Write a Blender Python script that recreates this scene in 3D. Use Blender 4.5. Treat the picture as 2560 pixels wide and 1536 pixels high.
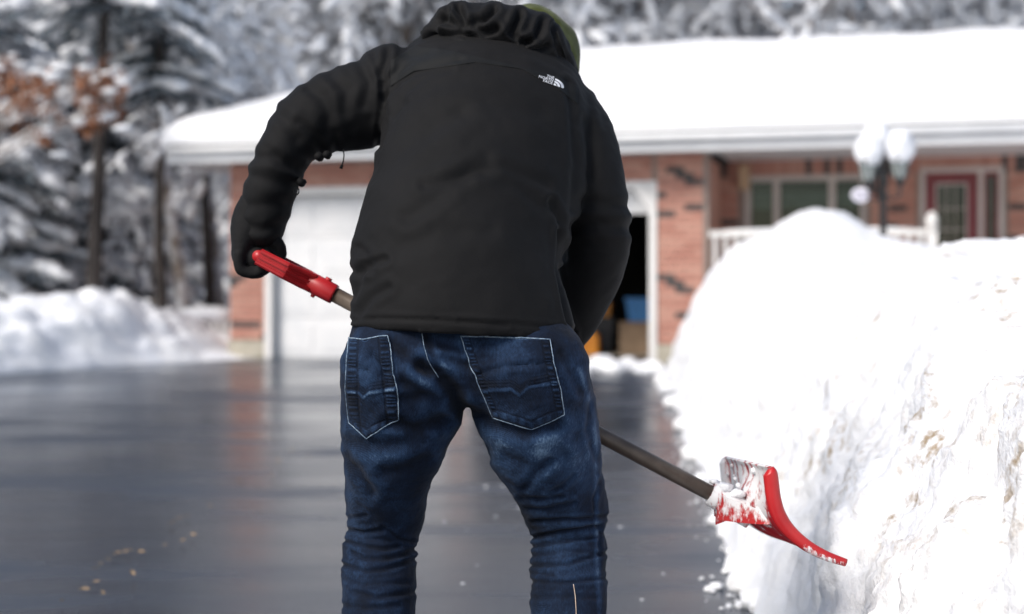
import bpy, bmesh, math, random
import numpy as np
from mathutils import Vector, Matrix
from mathutils.bvhtree import BVHTree

for o in list(bpy.data.objects): bpy.data.objects.remove(o)
scene = bpy.context.scene
COL = scene.collection

# ------------------------------------------------------------------ camera
FP, HZ, CAMZ = 3555.6, 714.0, 1.0          # focal length and horizon row (2560 px wide frame), eye height
cd = bpy.data.cameras.new('camera'); cam = bpy.data.objects.new('camera', cd); COL.objects.link(cam)
cam.location = (0, 0, CAMZ); cam.rotation_euler = (math.radians(90), 0, 0)
cd.lens = 50; cd.sensor_width = 36; cd.shift_y = -(768 - HZ) / 2560
cd.clip_start = 0.05; cd.clip_end = 800
cd.dof.use_dof = True; cd.dof.focus_distance = 2.72; cd.dof.aperture_fstop = 2.1; cd.dof.aperture_blades = 7
scene.camera = cam

# ------------------------------------------------------------------ world, sun, exposure
SUN_EL, SUN_AZ = 42.0, 226.0               # elevation; compass azimuth (0 = +Y, clockwise): behind and left of the camera
w = bpy.data.worlds.new('World'); scene.world = w; w.use_nodes = True
nt = w.node_tree; nt.nodes.clear()
sky = nt.nodes.new('ShaderNodeTexSky'); sky.sky_type = 'NISHITA'; sky.sun_disc = False
sky.sun_elevation = math.radians(SUN_EL); sky.sun_rotation = math.radians(SUN_AZ)
sky.air_density = 1.0; sky.dust_density = 2.0; sky.ozone_density = 1.0
bg = nt.nodes.new('ShaderNodeBackground'); bg.inputs['Strength'].default_value = 0.095
ow = nt.nodes.new('ShaderNodeOutputWorld')
nt.links.new(sky.outputs[0], bg.inputs[0]); nt.links.new(bg.outputs[0], ow.inputs[0])
sd = bpy.data.lights.new('sun', 'SUN'); sd.energy = 2.3; sd.angle = math.radians(24); sd.color = (1.0, 0.95, 0.89)
so = bpy.data.objects.new('sun', sd); COL.objects.link(so)
a_, e_ = math.radians(SUN_AZ), math.radians(SUN_EL)
sdir = Vector((math.sin(a_) * math.cos(e_), math.cos(a_) * math.cos(e_), math.sin(e_)))
so.rotation_euler = sdir.to_track_quat('Z', 'Y').to_euler(); so.location = sdir * 60
vs = scene.view_settings
vs.view_transform = 'Standard'; vs.look = 'None'; vs.gamma = 1.0; vs.use_curve_mapping = False; vs.exposure = 0.58
scene.cycles.use_denoising = True
scene.cycles.max_bounces = 6

# ------------------------------------------------------------------ helpers
S = 2560 / 2473.0
def W(dx, dy, Y):
    "photo position (2473 px wide copy) at depth Y -> world point"
    return np.array([(dx * S - 1280) * Y / FP, Y, CAMZ - (dy * S - HZ) * Y / FP])
def todisp(V):
    return ((V[:, 0] / V[:, 1] * FP + 1280) / S, (HZ - (V[:, 2] - CAMZ) * FP / V[:, 1]) / S)

_rs = np.random.RandomState(5)
_perm = _rs.permutation(4096); _val = _rs.rand(4096) * 2 - 1
def noise3(P):
    "value noise in -1..1 at points P (N,3)"
    I = np.floor(P).astype(np.int64); Fr = P - I; Fr = Fr * Fr * (3 - 2 * Fr)
    r = np.zeros(len(P))
    for c in range(8):
        o = np.array([c & 1, (c >> 1) & 1, (c >> 2) & 1])
        J = I + o
        h = _perm[(J[:, 0] + _perm[(J[:, 1] + _perm[J[:, 2] & 4095]) & 4095]) & 4095]
        wgt = np.prod(np.where(o, Fr, 1 - Fr), axis=1)
        r += _val[h] * wgt
    return r
def fbm(P, sc, octv=3, g=0.5):
    r = 0; a = 1
    for i in range(octv):
        r = r + a * noise3(P * sc + 17.3 * i); sc = sc * 2.03; a *= g
    return r

def mesh_np(name, V, F):
    me = bpy.data.meshes.new(name)
    V = np.asarray(V, dtype=np.float32); 
    if isinstance(F, np.ndarray):
        n, k = F.shape
        me.vertices.add(len(V)); me.vertices.foreach_set('co', V.ravel())
        me.loops.add(n * k); me.loops.foreach_set('vertex_index', F.astype(np.int32).ravel())
        me.polygons.add(n); me.polygons.foreach_set('loop_start', np.arange(0, n * k, k, dtype=np.int32))
        me.update(calc_edges=True); me.validate()
    else:
        me.from_pydata([tuple(map(float, v)) for v in V], [], F); me.update()
    return me
def link(name, me, mat=None, parent=None, smooth=True, world=False):
    o = bpy.data.objects.new(name, me); COL.objects.link(o)
    if mat is not None and me is not None:
        me.materials.clear(); me.materials.append(mat)
    if me is not None and smooth: me.shade_smooth()
    if parent is not None:
        o.parent = parent
        if world:
            l, m = parent.location, None
            o.matrix_parent_inverse = Matrix.Translation(-Vector(l))
    return o
def tag(o, label=None, cat=None, group=None, kind=None):
    if label: o['label'] = label
    if cat: o['category'] = cat
    if group: o['group'] = group
    if kind: o['kind'] = kind
    return o
def thing(name, label, cat, loc=(0, 0, 0), rz=0, group=None):
    o = bpy.data.objects.new(name, None); COL.objects.link(o)
    o.location = loc; o.rotation_euler = (0, 0, rz); o.empty_display_size = 0.1
    return tag(o, label, cat, group)
def copy_tree(o, parent=None):
    c = o.copy(); COL.objects.link(c); c.parent = parent
    for ch in list(o.children):
        copy_tree(ch, c)
    return c

def _ico(sub):
    bm = bmesh.new(); bmesh.ops.create_icosphere(bm, subdivisions=sub, radius=1.0)
    V = np.array([v.co[:] for v in bm.verts]); F = [tuple(v.index for v in f.verts) for f in bm.faces]
    bm.free(); return V, F
ICO = {k: _ico(k) for k in (1, 2, 3)}

class MB:
    def __init__(s): s.v = []; s.f = []; s.n = 0
    def add(s, V, F):
        V = np.asarray(V, float); s.v.append(V)
        n = s.n; s.f.extend([tuple(i + n for i in f) for f in F]); s.n += len(V); return s
    def box(s, x0, x1, y0, y1, z0, z1):
        V = [(x, y, z) for x in (x0, x1) for y in (y0, y1) for z in (z0, z1)]
        return s.add(V, [(0, 1, 3, 2), (4, 6, 7, 5), (0, 4, 5, 1), (2, 3, 7, 6), (0, 2, 6, 4), (1, 5, 7, 3)])
    def prism(s, poly, y0, y1):
        "polygon in x,z extruded along y"
        n = len(poly)
        V = [(x, y0, z) for x, z in poly] + [(x, y1, z) for x, z in poly]
        F = [tuple(range(n)), tuple(range(2 * n - 1, n - 1, -1))]
        F += [(i, i + n, (i + 1) % n + n, (i + 1) % n) for i in range(n)]
        return s.add(V, F)
    def tube(s, pts, rad, n=8, cap=True):
        pts = np.asarray(pts, float); m = len(pts)
        rad = np.full(m, rad) if np.isscalar(rad) else np.asarray(rad, float)
        T = np.gradient(pts, axis=0); T /= np.linalg.norm(T, axis=1)[:, None] + 1e-9
        ref = np.array([0, 0, 1.0]) if abs(T[0][2]) < 0.9 else np.array([1.0, 0, 0])
        V = []; U = np.cross(T[0], ref); U /= np.linalg.norm(U)
        for i in range(m):
            U = U - T[i] * U.dot(T[i]); U /= np.linalg.norm(U) + 1e-9
            B = np.cross(T[i], U)
            for k in range(n):
                a = 2 * math.pi * k / n
                V.append(pts[i] + rad[i] * (math.cos(a) * U + math.sin(a) * B))
        F = [(i * n + k, i * n + (k + 1) % n, (i + 1) * n + (k + 1) % n, (i + 1) * n + k) for i in range(m - 1) for k in range(n)]
        if cap: F += [tuple(range(n - 1, -1, -1)), tuple(range((m - 1) * n, m * n))]
        return s.add(V, F)
    def lathe(s, prof, c=(0, 0, 0), n=16):
        V = []; m = len(prof)
        for r, z in prof:
            for k in range(n):
                a = 2 * math.pi * k / n
                V.append((c[0] + r * math.cos(a), c[1] + r * math.sin(a), c[2] + z))
        F = [(i * n + k, i * n + (k + 1) % n, (i + 1) * n + (k + 1) % n, (i + 1) * n + k) for i in range(m - 1) for k in range(n)]
        F += [tuple(range(n - 1, -1, -1)), tuple(range((m - 1) * n, m * n))]
        return s.add(V, F)
    def blob(s, c, r, sub=2, amp=0.15, sc=2.0, seed=0.0):
        V, F = ICO[sub]
        d = 1 + amp * fbm(V + seed * 3.7, sc, 2)
        return s.add(V * d[:, None] * np.asarray(r, float) + np.asarray(c, float), F)
    def mesh(s, name): return mesh_np(name, np.concatenate(s.v), s.f)
    def build(s, name, mat, parent=None, smooth=False, world=False):
        return link(name, s.mesh(name), mat, parent, smooth, world)

# ------------------------------------------------------------------ materials
def nodes(name):
    m = bpy.data.materials.new(name); m.use_nodes = True
    t = m.node_tree; p = t.nodes['Principled BSDF']
    return m, t, p
def N(t, typ, **kw):
    n = t.nodes.new(typ)
    for k, v in kw.items():
        if k in n.inputs: n.inputs[k].default_value = v
        else: setattr(n, k, v)
    return n
def noise_fac(t, sc, det=3, rough=0.55, coord='Object', scale=None):
    tc = N(t, 'ShaderNodeTexCoord'); src = tc.outputs[coord]
    if scale is not None:
        mp = N(t, 'ShaderNodeMapping'); mp.inputs['Scale'].default_value = scale
        t.links.new(src, mp.inputs[0]); src = mp.outputs[0]
    n = N(t, 'ShaderNodeTexNoise'); n.inputs['Scale'].default_value = sc; n.inputs['Detail'].default_value = det; n.inputs['Roughness'].default_value = rough
    t.links.new(src, n.inputs['Vector']); return n.outputs['Fac']
def ramp(t, fac, stops):
    r = N(t, 'ShaderNodeValToRGB'); el = r.color_ramp.elements
    while len(el) < len(stops): el.new(0.5)
    for e, (p, c) in zip(el, stops):
        e.position = p; e.color = (c, c, c, 1) if np.isscalar(c) else (*c, 1)
    t.links.new(fac, r.inputs[0]); return r.outputs[0]
def mixc(t, fac, a, b):
    m = N(t, 'ShaderNodeMix'); m.data_type = 'RGBA'
    for s, v in (('A', a), ('B', b)):
        k = [i for i in m.inputs if i.name == s and i.type == 'RGBA'][0]
        if isinstance(v, tuple): k.default_value = (*v, 1)
        else: t.links.new(v, k)
    f = [i for i in m.inputs if i.name == 'Factor' and i.type == 'VALUE'][0]
    if np.isscalar(fac): f.default_value = fac
    else: t.links.new(fac, f)
    return [o for o in m.outputs if o.type == 'RGBA'][0]
def mth(t, op, a, b=None, clamp=False):
    m = N(t, 'ShaderNodeMath'); m.operation = op; m.use_clamp = clamp
    for i, v in enumerate((a, b)):
        if v is None: continue
        if np.isscalar(v): m.inputs[i].default_value = v
        else: t.links.new(v, m.inputs[i])
    return m.outputs[0]
def bump(t, p, fac, strength=0.3, dist=0.01):
    b = N(t, 'ShaderNodeBump'); b.inputs['Strength'].default_value = strength; b.inputs['Distance'].default_value = dist
    t.links.new(fac, b.inputs['Height']); t.links.new(b.outputs[0], p.inputs['Normal'])
def mat_noise(name, c1, c2, sc=6, rough=0.6, bmp=0.0, bsc=40, bd=0.01, lo=0.35, hi=0.65, det=4, spec=0.5, scale=None, metal=0.0):
    m, t, p = nodes(name)
    t.links.new(ramp(t, noise_fac(t, sc, det, scale=scale), [(lo, c1), (hi, c2)]), p.inputs['Base Color'])
    p.inputs['Roughness'].default_value = rough; p.inputs['Specular IOR Level'].default_value = spec; p.inputs['Metallic'].default_value = metal
    if bmp: bump(t, p, noise_fac(t, bsc, 4), bmp, bd)
    return m
M = {}
M['snow'] = mat_noise('snow', (.80, .82, .86), (.88, .885, .89), 3, .65, .5, 26, .03, spec=.25)
M['roof_snow'] = mat_noise('roof_snow', (.82, .83, .85), (.87, .87, .875), .8, .7, .3, 6, .03, spec=.2)
M['mortar'] = mat_noise('mortar', (.30, .24, .21), (.38, .31, .27), 12, .9)
M['white_paint'] = mat_noise('white_paint', (.70, .71, .72), (.77, .77, .77), 3, .45)
M['trim'] = mat_noise('trim', (.72, .71, .69), (.78, .77, .75), 3, .5)
M['grey_trim'] = mat_noise('grey_trim', (.50, .44, .41), (.58, .52, .48), 4, .5)
M['fascia'] = mat_noise('fascia', (.66, .67, .68), (.72, .73, .74), 3, .45)
M['maroon'] = mat_noise('maroon', (.16, .018, .025), (.21, .028, .035), 4, .4)
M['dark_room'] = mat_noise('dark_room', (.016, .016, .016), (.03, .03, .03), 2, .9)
M['concrete'] = mat_noise('concrete', (.36, .33, .26), (.48, .44, .36), 5, .85, .3, 30)
M['black_metal'] = mat_noise('black_metal', (.012, .012, .013), (.022, .022, .022), 15, .45)
M['bark'] = mat_noise('bark', (.028, .023, .021), (.075, .062, .055), 9, .9, .6, 14, .02, scale=(1, 1, .25))
M['needle'] = mat_noise('needle', (.06, .08, .09), (.34, .38, .42), 7, .8)
M['brown_leaf'] = mat_noise('brown_leaf', (.20, .075, .032), (.36, .15, .07), 9, .7)
M['gold_leaf'] = mat_noise('gold_leaf', (.26, .17, .09), (.48, .35, .21), 9, .6)
M['shingle'] = mat_noise('shingle', (.06, .05, .05), (.1, .09, .085), 20, .9)
M['orange'] = mat_noise('orange_plastic', (.75, .26, .02), (.85, .33, .03), 4, .4)
M['blue'] = mat_noise('blue_plastic', (.02, .22, .60), (.03, .28, .70), 4, .35)
M['cardboard'] = mat_noise('cardboard', (.30, .21, .14), (.38, .27, .18), 6, .85)
M['dark_plastic'] = mat_noise('dark_plastic', (.03, .03, .035), (.05, .05, .055), 6, .5)
M['curtain'] = mat_noise('curtain', (.13, .15, .155), (.20, .22, .225), 8, .9)
M['wood'] = mat_noise('wood', (.45, .30, .18), (.60, .43, .28), 6, .7, scale=(1, 1, .2))
# brick: each brick its own tone, a few charcoal ones
def brick_mat(name, per_object):
    m, t, p = nodes(name)
    src = N(t, 'ShaderNodeObjectInfo').outputs['Random'] if per_object else N(t, 'ShaderNodeNewGeometry').outputs['Random Per Island']
    base = ramp(t, src, [(0.0, (.42, .175, .135)), (.35, (.52, .25, .195)), (.65, (.58, .32, .25)), (1.0, (.47, .20, .155))])
    col = mixc(t, mth(t, 'MULTIPLY', noise_fac(t, 30, 3), .5), base, (.50, .30, .22))
    t.links.new(col, p.inputs['Base Color']); p.inputs['Roughness'].default_value = .85
    bump(t, p, noise_fac(t, 60, 3), .3, .004)
    return m
M['brick'] = brick_mat('brick', True); M['brick_i'] = brick_mat('brick_run', False)
M['brick_dark'] = mat_noise('brick_dark', (.05, .045, .045), (.11, .095, .09), 20, .85)

# wet asphalt
def asphalt():
    m, t, p = nodes('wet_asphalt')
    patches = noise_fac(t, .55, 4, .55, scale=(.55, 1.0, 1))
    streak = noise_fac(t, 1.6, 3, .5, scale=(.5, 1.7, 1))
    wet = mth(t, 'ADD', mth(t, 'MULTIPLY', patches, .65), mth(t, 'MULTIPLY', streak, .35))
    grain = noise_fac(t, 160, 3, .7)
    c = ramp(t, wet, [(.36, (.014, .020, .032)), (.52, (.024, .034, .053)), (.66, (.048, .062, .088))])
    t.links.new(mixc(t, mth(t, 'MULTIPLY', grain, .45), c, (.036, .046, .064)), p.inputs['Base Color'])
    t.links.new(ramp(t, wet, [(.36, .13), (.52, .24), (.66, .48)]), p.inputs['Roughness'])
    p.inputs['Specular IOR Level'].default_value = .5
    b1 = N(t, 'ShaderNodeBump'); b1.inputs['Strength'].default_value = .12; b1.inputs['Distance'].default_value = .004
    t.links.new(grain, b1.inputs['Height'])
    b2 = N(t, 'ShaderNodeBump'); b2.inputs['Strength'].default_value = .18; b2.inputs['Distance'].default_value = .02
    t.links.new(noise_fac(t, 2.2, 2, scale=(.6, 1.2, 1)), b2.inputs['Height']); t.links.new(b1.outputs[0], b2.inputs['Normal'])
    t.links.new(b2.outputs[0], p.inputs['Normal'])
    return m
M['asphalt'] = asphalt()

# ploughed snow: white, with road dirt caught in it
def plough_snow():
    m, t, p = nodes('ploughed_snow')
    base = ramp(t, noise_fac(t, 4, 3), [(.35, (.80, .815, .85)), (.6, (.88, .88, .885))])
    d1 = ramp(t, noise_fac(t, 3.4, 2), [(.50, 0.0), (.66, 1.0)])
    d2 = ramp(t, noise_fac(t, 21, 4, .65), [(.50, 0.0), (.66, 1.0)])
    at = N(t, 'ShaderNodeAttribute'); at.attribute_name = 'dirt'
    f = mth(t, 'MULTIPLY', mth(t, 'MULTIPLY', mth(t, 'ADD', d1, .25), d2), at.outputs['Fac'], True)
    t.links.new(mixc(t, f, base, (.36, .28, .19)), p.inputs['Base Color'])
    p.inputs['Roughness'].default_value = .6; p.inputs['Specular IOR Level'].default_value = .3
    hb = mth(t, 'ADD', noise_fac(t, 45, 5, .6), mth(t, 'MULTIPLY', noise_fac(t, 190, 3, .6), .4))
    bump(t, p, hb, .65, .012)
    return m
M['plough'] = plough_snow()

def glass_mat():
    m, t, p = nodes('window_glass')
    t.nodes.remove(p); out = t.nodes['Material Output']
    tr = N(t, 'ShaderNodeBsdfTransparent'); tr.inputs[0].default_value = (.75, .82, .80, 1)
    gl = N(t, 'ShaderNodeBsdfGlossy'); gl.inputs['Roughness'].default_value = .03; gl.inputs[0].default_value = (.6, .66, .68, 1)
    mx = N(t, 'ShaderNodeMixShader'); fr = N(t, 'ShaderNodeFresnel'); fr.inputs[0].default_value = 1.5
    t.links.new(mth(t, 'ADD', fr.outputs[0], .0, True), mx.inputs[0])
    t.links.new(tr.outputs[0], mx.inputs[1]); t.links.new(gl.outputs[0], mx.inputs[2]); t.links.new(mx.outputs[0], out.inputs[0])
    return m
M['glass'] = glass_mat()

# ------------------------------------------------------------------ ground, driveway
def gz(Y): return .0035 * np.clip(np.asarray(Y, float) - 3, 0, 17)
EDGE_A, EDGE_B = .375, .082                   # right edge of the asphalt: X = A + B*Y
def edge(Y): return EDGE_A + EDGE_B * Y
def grid_faces(n, m):
    i, j = np.meshgrid(np.arange(n - 1), np.arange(m - 1), indexing='ij'); a = (i * m + j).ravel()
    return np.stack([a, a + m, a + m + 1, a + 1], 1)

xs = np.concatenate([[-300, -120, -60], np.linspace(-30, 30, 61), [60, 120, 300]])
ys = np.concatenate([[-200, -60, -25], np.linspace(-12, 60, 73), [100, 180, 420]])
XX, YY = np.meshgrid(xs, ys, indexing='ij')
P = np.stack([XX.ravel(), YY.ravel(), np.zeros(XX.size)], 1)
P[:, 2] = -.03 + gz(P[:, 1]) * .0
lawn = (np.clip((np.abs(P[:, 0] + 4.5) - 8) / 3, 0, 1)) * .3 + np.clip((P[:, 1] - 24) / 8, 0, 1) * .25
P[:, 2] += lawn * (1 + .3 * fbm(P, .4, 2))
tag(link('ground', mesh_np('ground', P, grid_faces(len(xs), len(ys))), M['snow']), 'snow covered ground reaching into the woods', kind='structure')

ys = np.linspace(-8, 18.8, 90); us = np.linspace(0, 1, 40)
V = []
for y in ys:
    x0, x1 = -9.5, edge(y) + .25
    for u in us: V.append((x0 + (x1 - x0) * u, y, 0))
V = np.array(V); V[:, 2] = gz(V[:, 1]) + .006 * fbm(V, .5, 2)
tag(link('driveway', mesh_np('driveway', V, grid_faces(90, 40)), M['asphalt']), 'wet dark asphalt driveway leading up to the garage', kind='structure')

# ------------------------------------------------------------------ snowbank right of the driveway
def sstep(a, b, x):
    t = np.clip((x - a) / (b - a), 0, 1); return t * t * (3 - 2 * t)
ny, ntt = 470, 330
Yv = 1.0 * (16.6 / 1.0) ** np.linspace(0, 1, ny)
tv = np.concatenate([np.linspace(0, .9, 170, endpoint=False), .9 + 9.5 * np.linspace(0, 1, ntt - 170) ** 2])
YG, TG = np.meshgrid(Yv, tv, indexing='ij')
wob = .05 * fbm(np.stack([YG.ravel(), 0 * YG.ravel(), 0 * YG.ravel()], 1), 1.3, 3).reshape(YG.shape)
XG = edge(YG) + TG + wob * np.exp(-TG / .6)
pts2 = np.stack([XG.ravel(), YG.ravel(), 0 * XG.ravel()], 1)
H0 = 1.10 + .013 * YG + .09 * fbm(pts2, .55, 3).reshape(YG.shape)
H0 += .30 * np.exp(-(((XG - 2.62) / .42) ** 2 + ((YG - 12.2) / 1.3) ** 2)) + .05 * np.exp(-(((XG - 1.9) / .5) ** 2 + ((YG - 12.5) / 2) ** 2))
H0 -= .12 * np.exp(-(((XG - 3.5) / .35) ** 2 + ((YG - 11.5) / 2.5) ** 2))
tau = .30 + .016 * np.minimum(YG, 8) - .17 * sstep(8, 13, YG)
prof = 1 - np.exp(-(TG / tau) ** 1.08)
end = 1 - sstep(14.2, 16.3, YG)
ZG = H0 * prof * end
near = np.clip(1 - (YG - 3) / 12, .25, 1)
V = np.stack([XG.ravel(), YG.ravel(), ZG.ravel()], 1)
def billow(P, sc, o=2): return np.abs(fbm(P, sc, o))
body = (sstep(.0, .35, ZG).ravel() * .8 + .2)
d = (billow(V, 2.4) * .08 + billow(V + 9, 8.5) * .032 + billow(V + 31, 21.0) * .018 + billow(V + 55, 47.0) * .010 - .045)
d2 = d * body * (.55 + .45 * near.ravel())
slope = np.exp(-TG.ravel() / .8)
V[:, 0] -= d2 * slope * .95; V[:, 2] += d2 * (1 - .45 * slope)
# vertical scrape marks where the blade has cut the face
scr = fbm(np.stack([V[:, 1] * 9, V[:, 2] * .7, 0 * V[:, 0]], 1), 1.0, 2)
V[:, 0] += .012 * scr * slope * sstep(.2, .5, V[:, 2]) * near.ravel()
V[:, 2] = np.where(TG.ravel() < 1e-6, -.02, V[:, 2]) + gz(V[:, 1])
me = mesh_np('snowbank', V, grid_faces(ny, ntt)[:, ::-1])
dirt = (sstep(7.5, 3.5, V[:, 1]) * .75 + .12) * sstep(.03, .22, V[:, 2] * 0 + TG.ravel())
at = me.attributes.new('dirt', 'FLOAT', 'POINT'); at.data.foreach_set('value', dirt.astype(np.float32))
bank = tag(link('snowbank', me, M['plough']), 'tall bright snowbank along the right edge of the driveway', 'snowbank')
bank_bvh = BVHTree.FromPolygons([tuple(v) for v in V], [tuple(f) for f in grid_faces(ny, ntt)])

# snowbank at the far left, behind the turning area
nu, nv = 220, 90
UU, VV = np.meshgrid(np.linspace(0, 1, nu), np.linspace(0, 1, nv), indexing='ij')
Xb = -13.5 + UU * (13.5 - 3.35)
Yb0 = 15.0 + (Xb + 5.7) * 1.45; Yb0 = np.clip(Yb0, 13.6, 30)
Yb = Yb0 + VV * 4.2
pp = np.stack([Xb.ravel(), Yb.ravel(), 0 * Xb.ravel()], 1)
hgt = (.80 + .1 * fbm(pp, .9, 2).reshape(Xb.shape)) * (1 - sstep(-5.2, -3.5, Xb)) ** .8
pz = (1 - np.exp(-(VV * 4.2 / .75) ** 1.2)) * (1 - .55 * sstep(.5, 1, VV))
V = np.stack([Xb.ravel(), Yb.ravel(), (hgt * pz).ravel()], 1)
dd = (billow(V, 1.6) * .16 + billow(V + 5, 5.0) * .06 - .05) * (.3 + .7 * sstep(0, .4, V[:, 2]))
V[:, 2] += dd; V[:, 1] -= dd * .5
V[:, 2] += gz(V[:, 1]); V[:, 2] -= (np.abs(VV - .5) > .499).ravel() * .15
tag(link('snowbank', mesh_np('far_snowbank', V, grid_faces(nu, nv)[:, ::-1]), M['snow']), 'low bluish snowbank at the left below the snowy conifers', 'snowbank')

# ------------------------------------------------------------------ house
TH = math.radians(-15)
HO = (-3.73, 18.82, .055)
house = thing('brick_house', 'low red brick house with double garage under a thick snow covered roof', 'house', HO, TH)
def hl(wx, wy):
    "world x,y -> house local"
    dx, dy = wx - HO[0], wy - HO[1]; c, s = math.cos(-TH), math.sin(-TH)
    return dx * c - dy * s, dx * s + dy * c
EAVE, UL, UR, VD = 2.56, -.61, 15.0, 10.1     # eave height, left and right eave, back eave
D1, D2, DT, GC, RV = (.60, 2.95), (3.32, 5.60), 2.13, 6.31, 1.4
# walls (mortar backing; the bricks stand proud of it)
gw = MB()
for (a, b, z0, z1) in ((0, D1[0] - .07, -.1, 2.6), (D1[1] + .07, D2[0] - .07, -.1, 2.6), (D2[1] + .09, GC, -.1, 2.6), (D1[0] - .07, D1[1] + .07, DT + .09, 2.6), (D2[0] - .07, D2[1] + .09, DT + .09, 2.6)):
    gw.box(a + .002, b - .002, .03, .22, z0, z1)
garage_wall = gw.build('garage_wall', M['mortar'], house)
side = MB(); side.box(0.002, .2, .225, 9.6, -.1, 2.6); side.box(GC - .2, GC - .002, .225, RV - .005, -.1, 2.6); side.box(.2, 14.4, 9.4, 9.6, -.1, 2.6); side.box(14.2, 14.4, RV, 9.4, -.1, 2.6)
side.build('side_wall', M['brick_i'], house)
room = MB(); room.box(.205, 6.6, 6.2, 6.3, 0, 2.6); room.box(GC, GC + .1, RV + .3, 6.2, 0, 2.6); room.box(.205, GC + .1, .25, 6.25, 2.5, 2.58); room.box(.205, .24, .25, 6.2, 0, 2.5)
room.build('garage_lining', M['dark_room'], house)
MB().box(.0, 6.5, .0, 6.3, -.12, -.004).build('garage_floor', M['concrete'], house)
# porch wall with window and door openings
WU, WZ, DU, DZ = (6.62, 8.14), (1.05, 2.36), (8.80, 9.80), (.55, 2.42)
pw = MB()
for (a, b, z0, z1) in ((GC, WU[0], 0, 2.6), (WU[1], DU[0], 0, 2.6), (DU[1], 14.2, 0, 2.6), (WU[0], WU[1], 0, WZ[0]), (WU[0], WU[1], WZ[1], 2.6), (DU[0], DU[1], 0, DZ[0]), (DU[0], DU[1], DZ[1], 2.6)):
    pw.box(a + .001, b - .001, RV + .03, RV + .2, z0 + .001, z1 - .001)
porch_wall = pw.build('porch_wall', M['mortar'], house)
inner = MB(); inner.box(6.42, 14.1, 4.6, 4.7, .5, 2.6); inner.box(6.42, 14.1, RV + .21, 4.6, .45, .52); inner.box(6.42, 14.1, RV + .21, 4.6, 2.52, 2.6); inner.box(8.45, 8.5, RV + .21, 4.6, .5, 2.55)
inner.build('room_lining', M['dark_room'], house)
MB().box(GC + .002, 14.2, -.02, RV + .02, .30, .50).build('porch_floor', M['grey_trim'], house)
# bricks
rb = random.Random(11)
BL, BH, J = .215, .066, .011
def brick_mesh(l, h, name):
    return MB().box(-l / 2, l / 2, 0, .10, -h / 2, h / 2).mesh(name)
half = (BL - J) / 2
BM = {(k, dk): brick_mesh(l, h, 'brick') for k, l, h in (('full', BL, BH), ('half', half, BH), ('soldier', BH, BL)) for dk in (0, 1)}
for (k, dk), me in BM.items(): me.materials.append(M['brick_dark'] if dk else M['brick'])
solid = {0: MB(), 1: MB()}; nbrick = 0
def brick(u, z, kind, v, parent, single, dark):
    global nbrick
    v = v + rb.uniform(-.003, .003)
    if single and nbrick < 300:
        o = bpy.data.objects.new('brick', BM[(kind, dark)]); COL.objects.link(o); o.parent = parent; o.location = (u, v, z); nbrick += 1
    else:
        l, h = {'full': (BL, BH), 'half': (half, BH), 'soldier': (BH, BL)}[kind]
        solid[dark].box(u - l / 2, u + l / 2, v, v + .1, z - h / 2, z + h / 2)
def lay(u0, u1, z0, z1, v, parent, single, pd=.09):
    row = 0; z = z0 + BH / 2
    while z + BH / 2 <= z1 + .012:
        u = u0; first = row % 2
        while u < u1 - .05:
            k = 'half' if (first or u1 - u < BL * .9) else 'full'; first = 0
            l = half if k == 'half' else BL
            if u + l > u1 + .03: break
            brick(u + l / 2, z, k, v, parent, single, int(rb.random() < pd)); u += l + J
        z += BH + J; row += 1
lay(D2[1] + .095, GC, .24, 2.56, 0, garage_wall, True)
lay(0, D1[0] - .075, .24, 2.56, 0, garage_wall, True)
lay(D1[0] - .07, D1[1] + .06, DT + .1, 2.56, 0, garage_wall, True, .14)
lay(D2[0] - .06, D2[1] + .09, DT + .1, 2.56, 0, garage_wall, True, .14)
lay(D1[1] + .075, D2[0] - .075, .24, 2.56, 0, garage_wall, False)
u = GC + .04
while u < 14.2:
    brick(u, 2.465, 'soldier', RV - .004, porch_wall, 6.4 < u < 10.6, int(rb.random() < .22)); u += BH + J
for a, b, z0, z1 in ((GC, WU[0] - .06, .5, 2.33), (WU[1] + .06, DU[0] - .06, .5, 2.33), (DU[1] + .06, 14.2, .5, 2.33), (WU[0] - .05, WU[1] + .06, .5, WZ[0] - .08)):
    lay(a, b, z0, z1, RV, porch_wall, False, .1)
for dk in (0, 1):
    tag(solid[dk].build('brickwork', M['brick_dark'] if dk else M['brick_i'], porch_wall), kind='stuff')
for a, b in ((-.01, D1[0] - .07), (D2[1] + .09, GC + .01), (D1[1] + .07, D2[0] - .07)): MB().box(a, b, -.03, .1, -.1, .22).build('foundation', M['concrete'], house)
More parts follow.
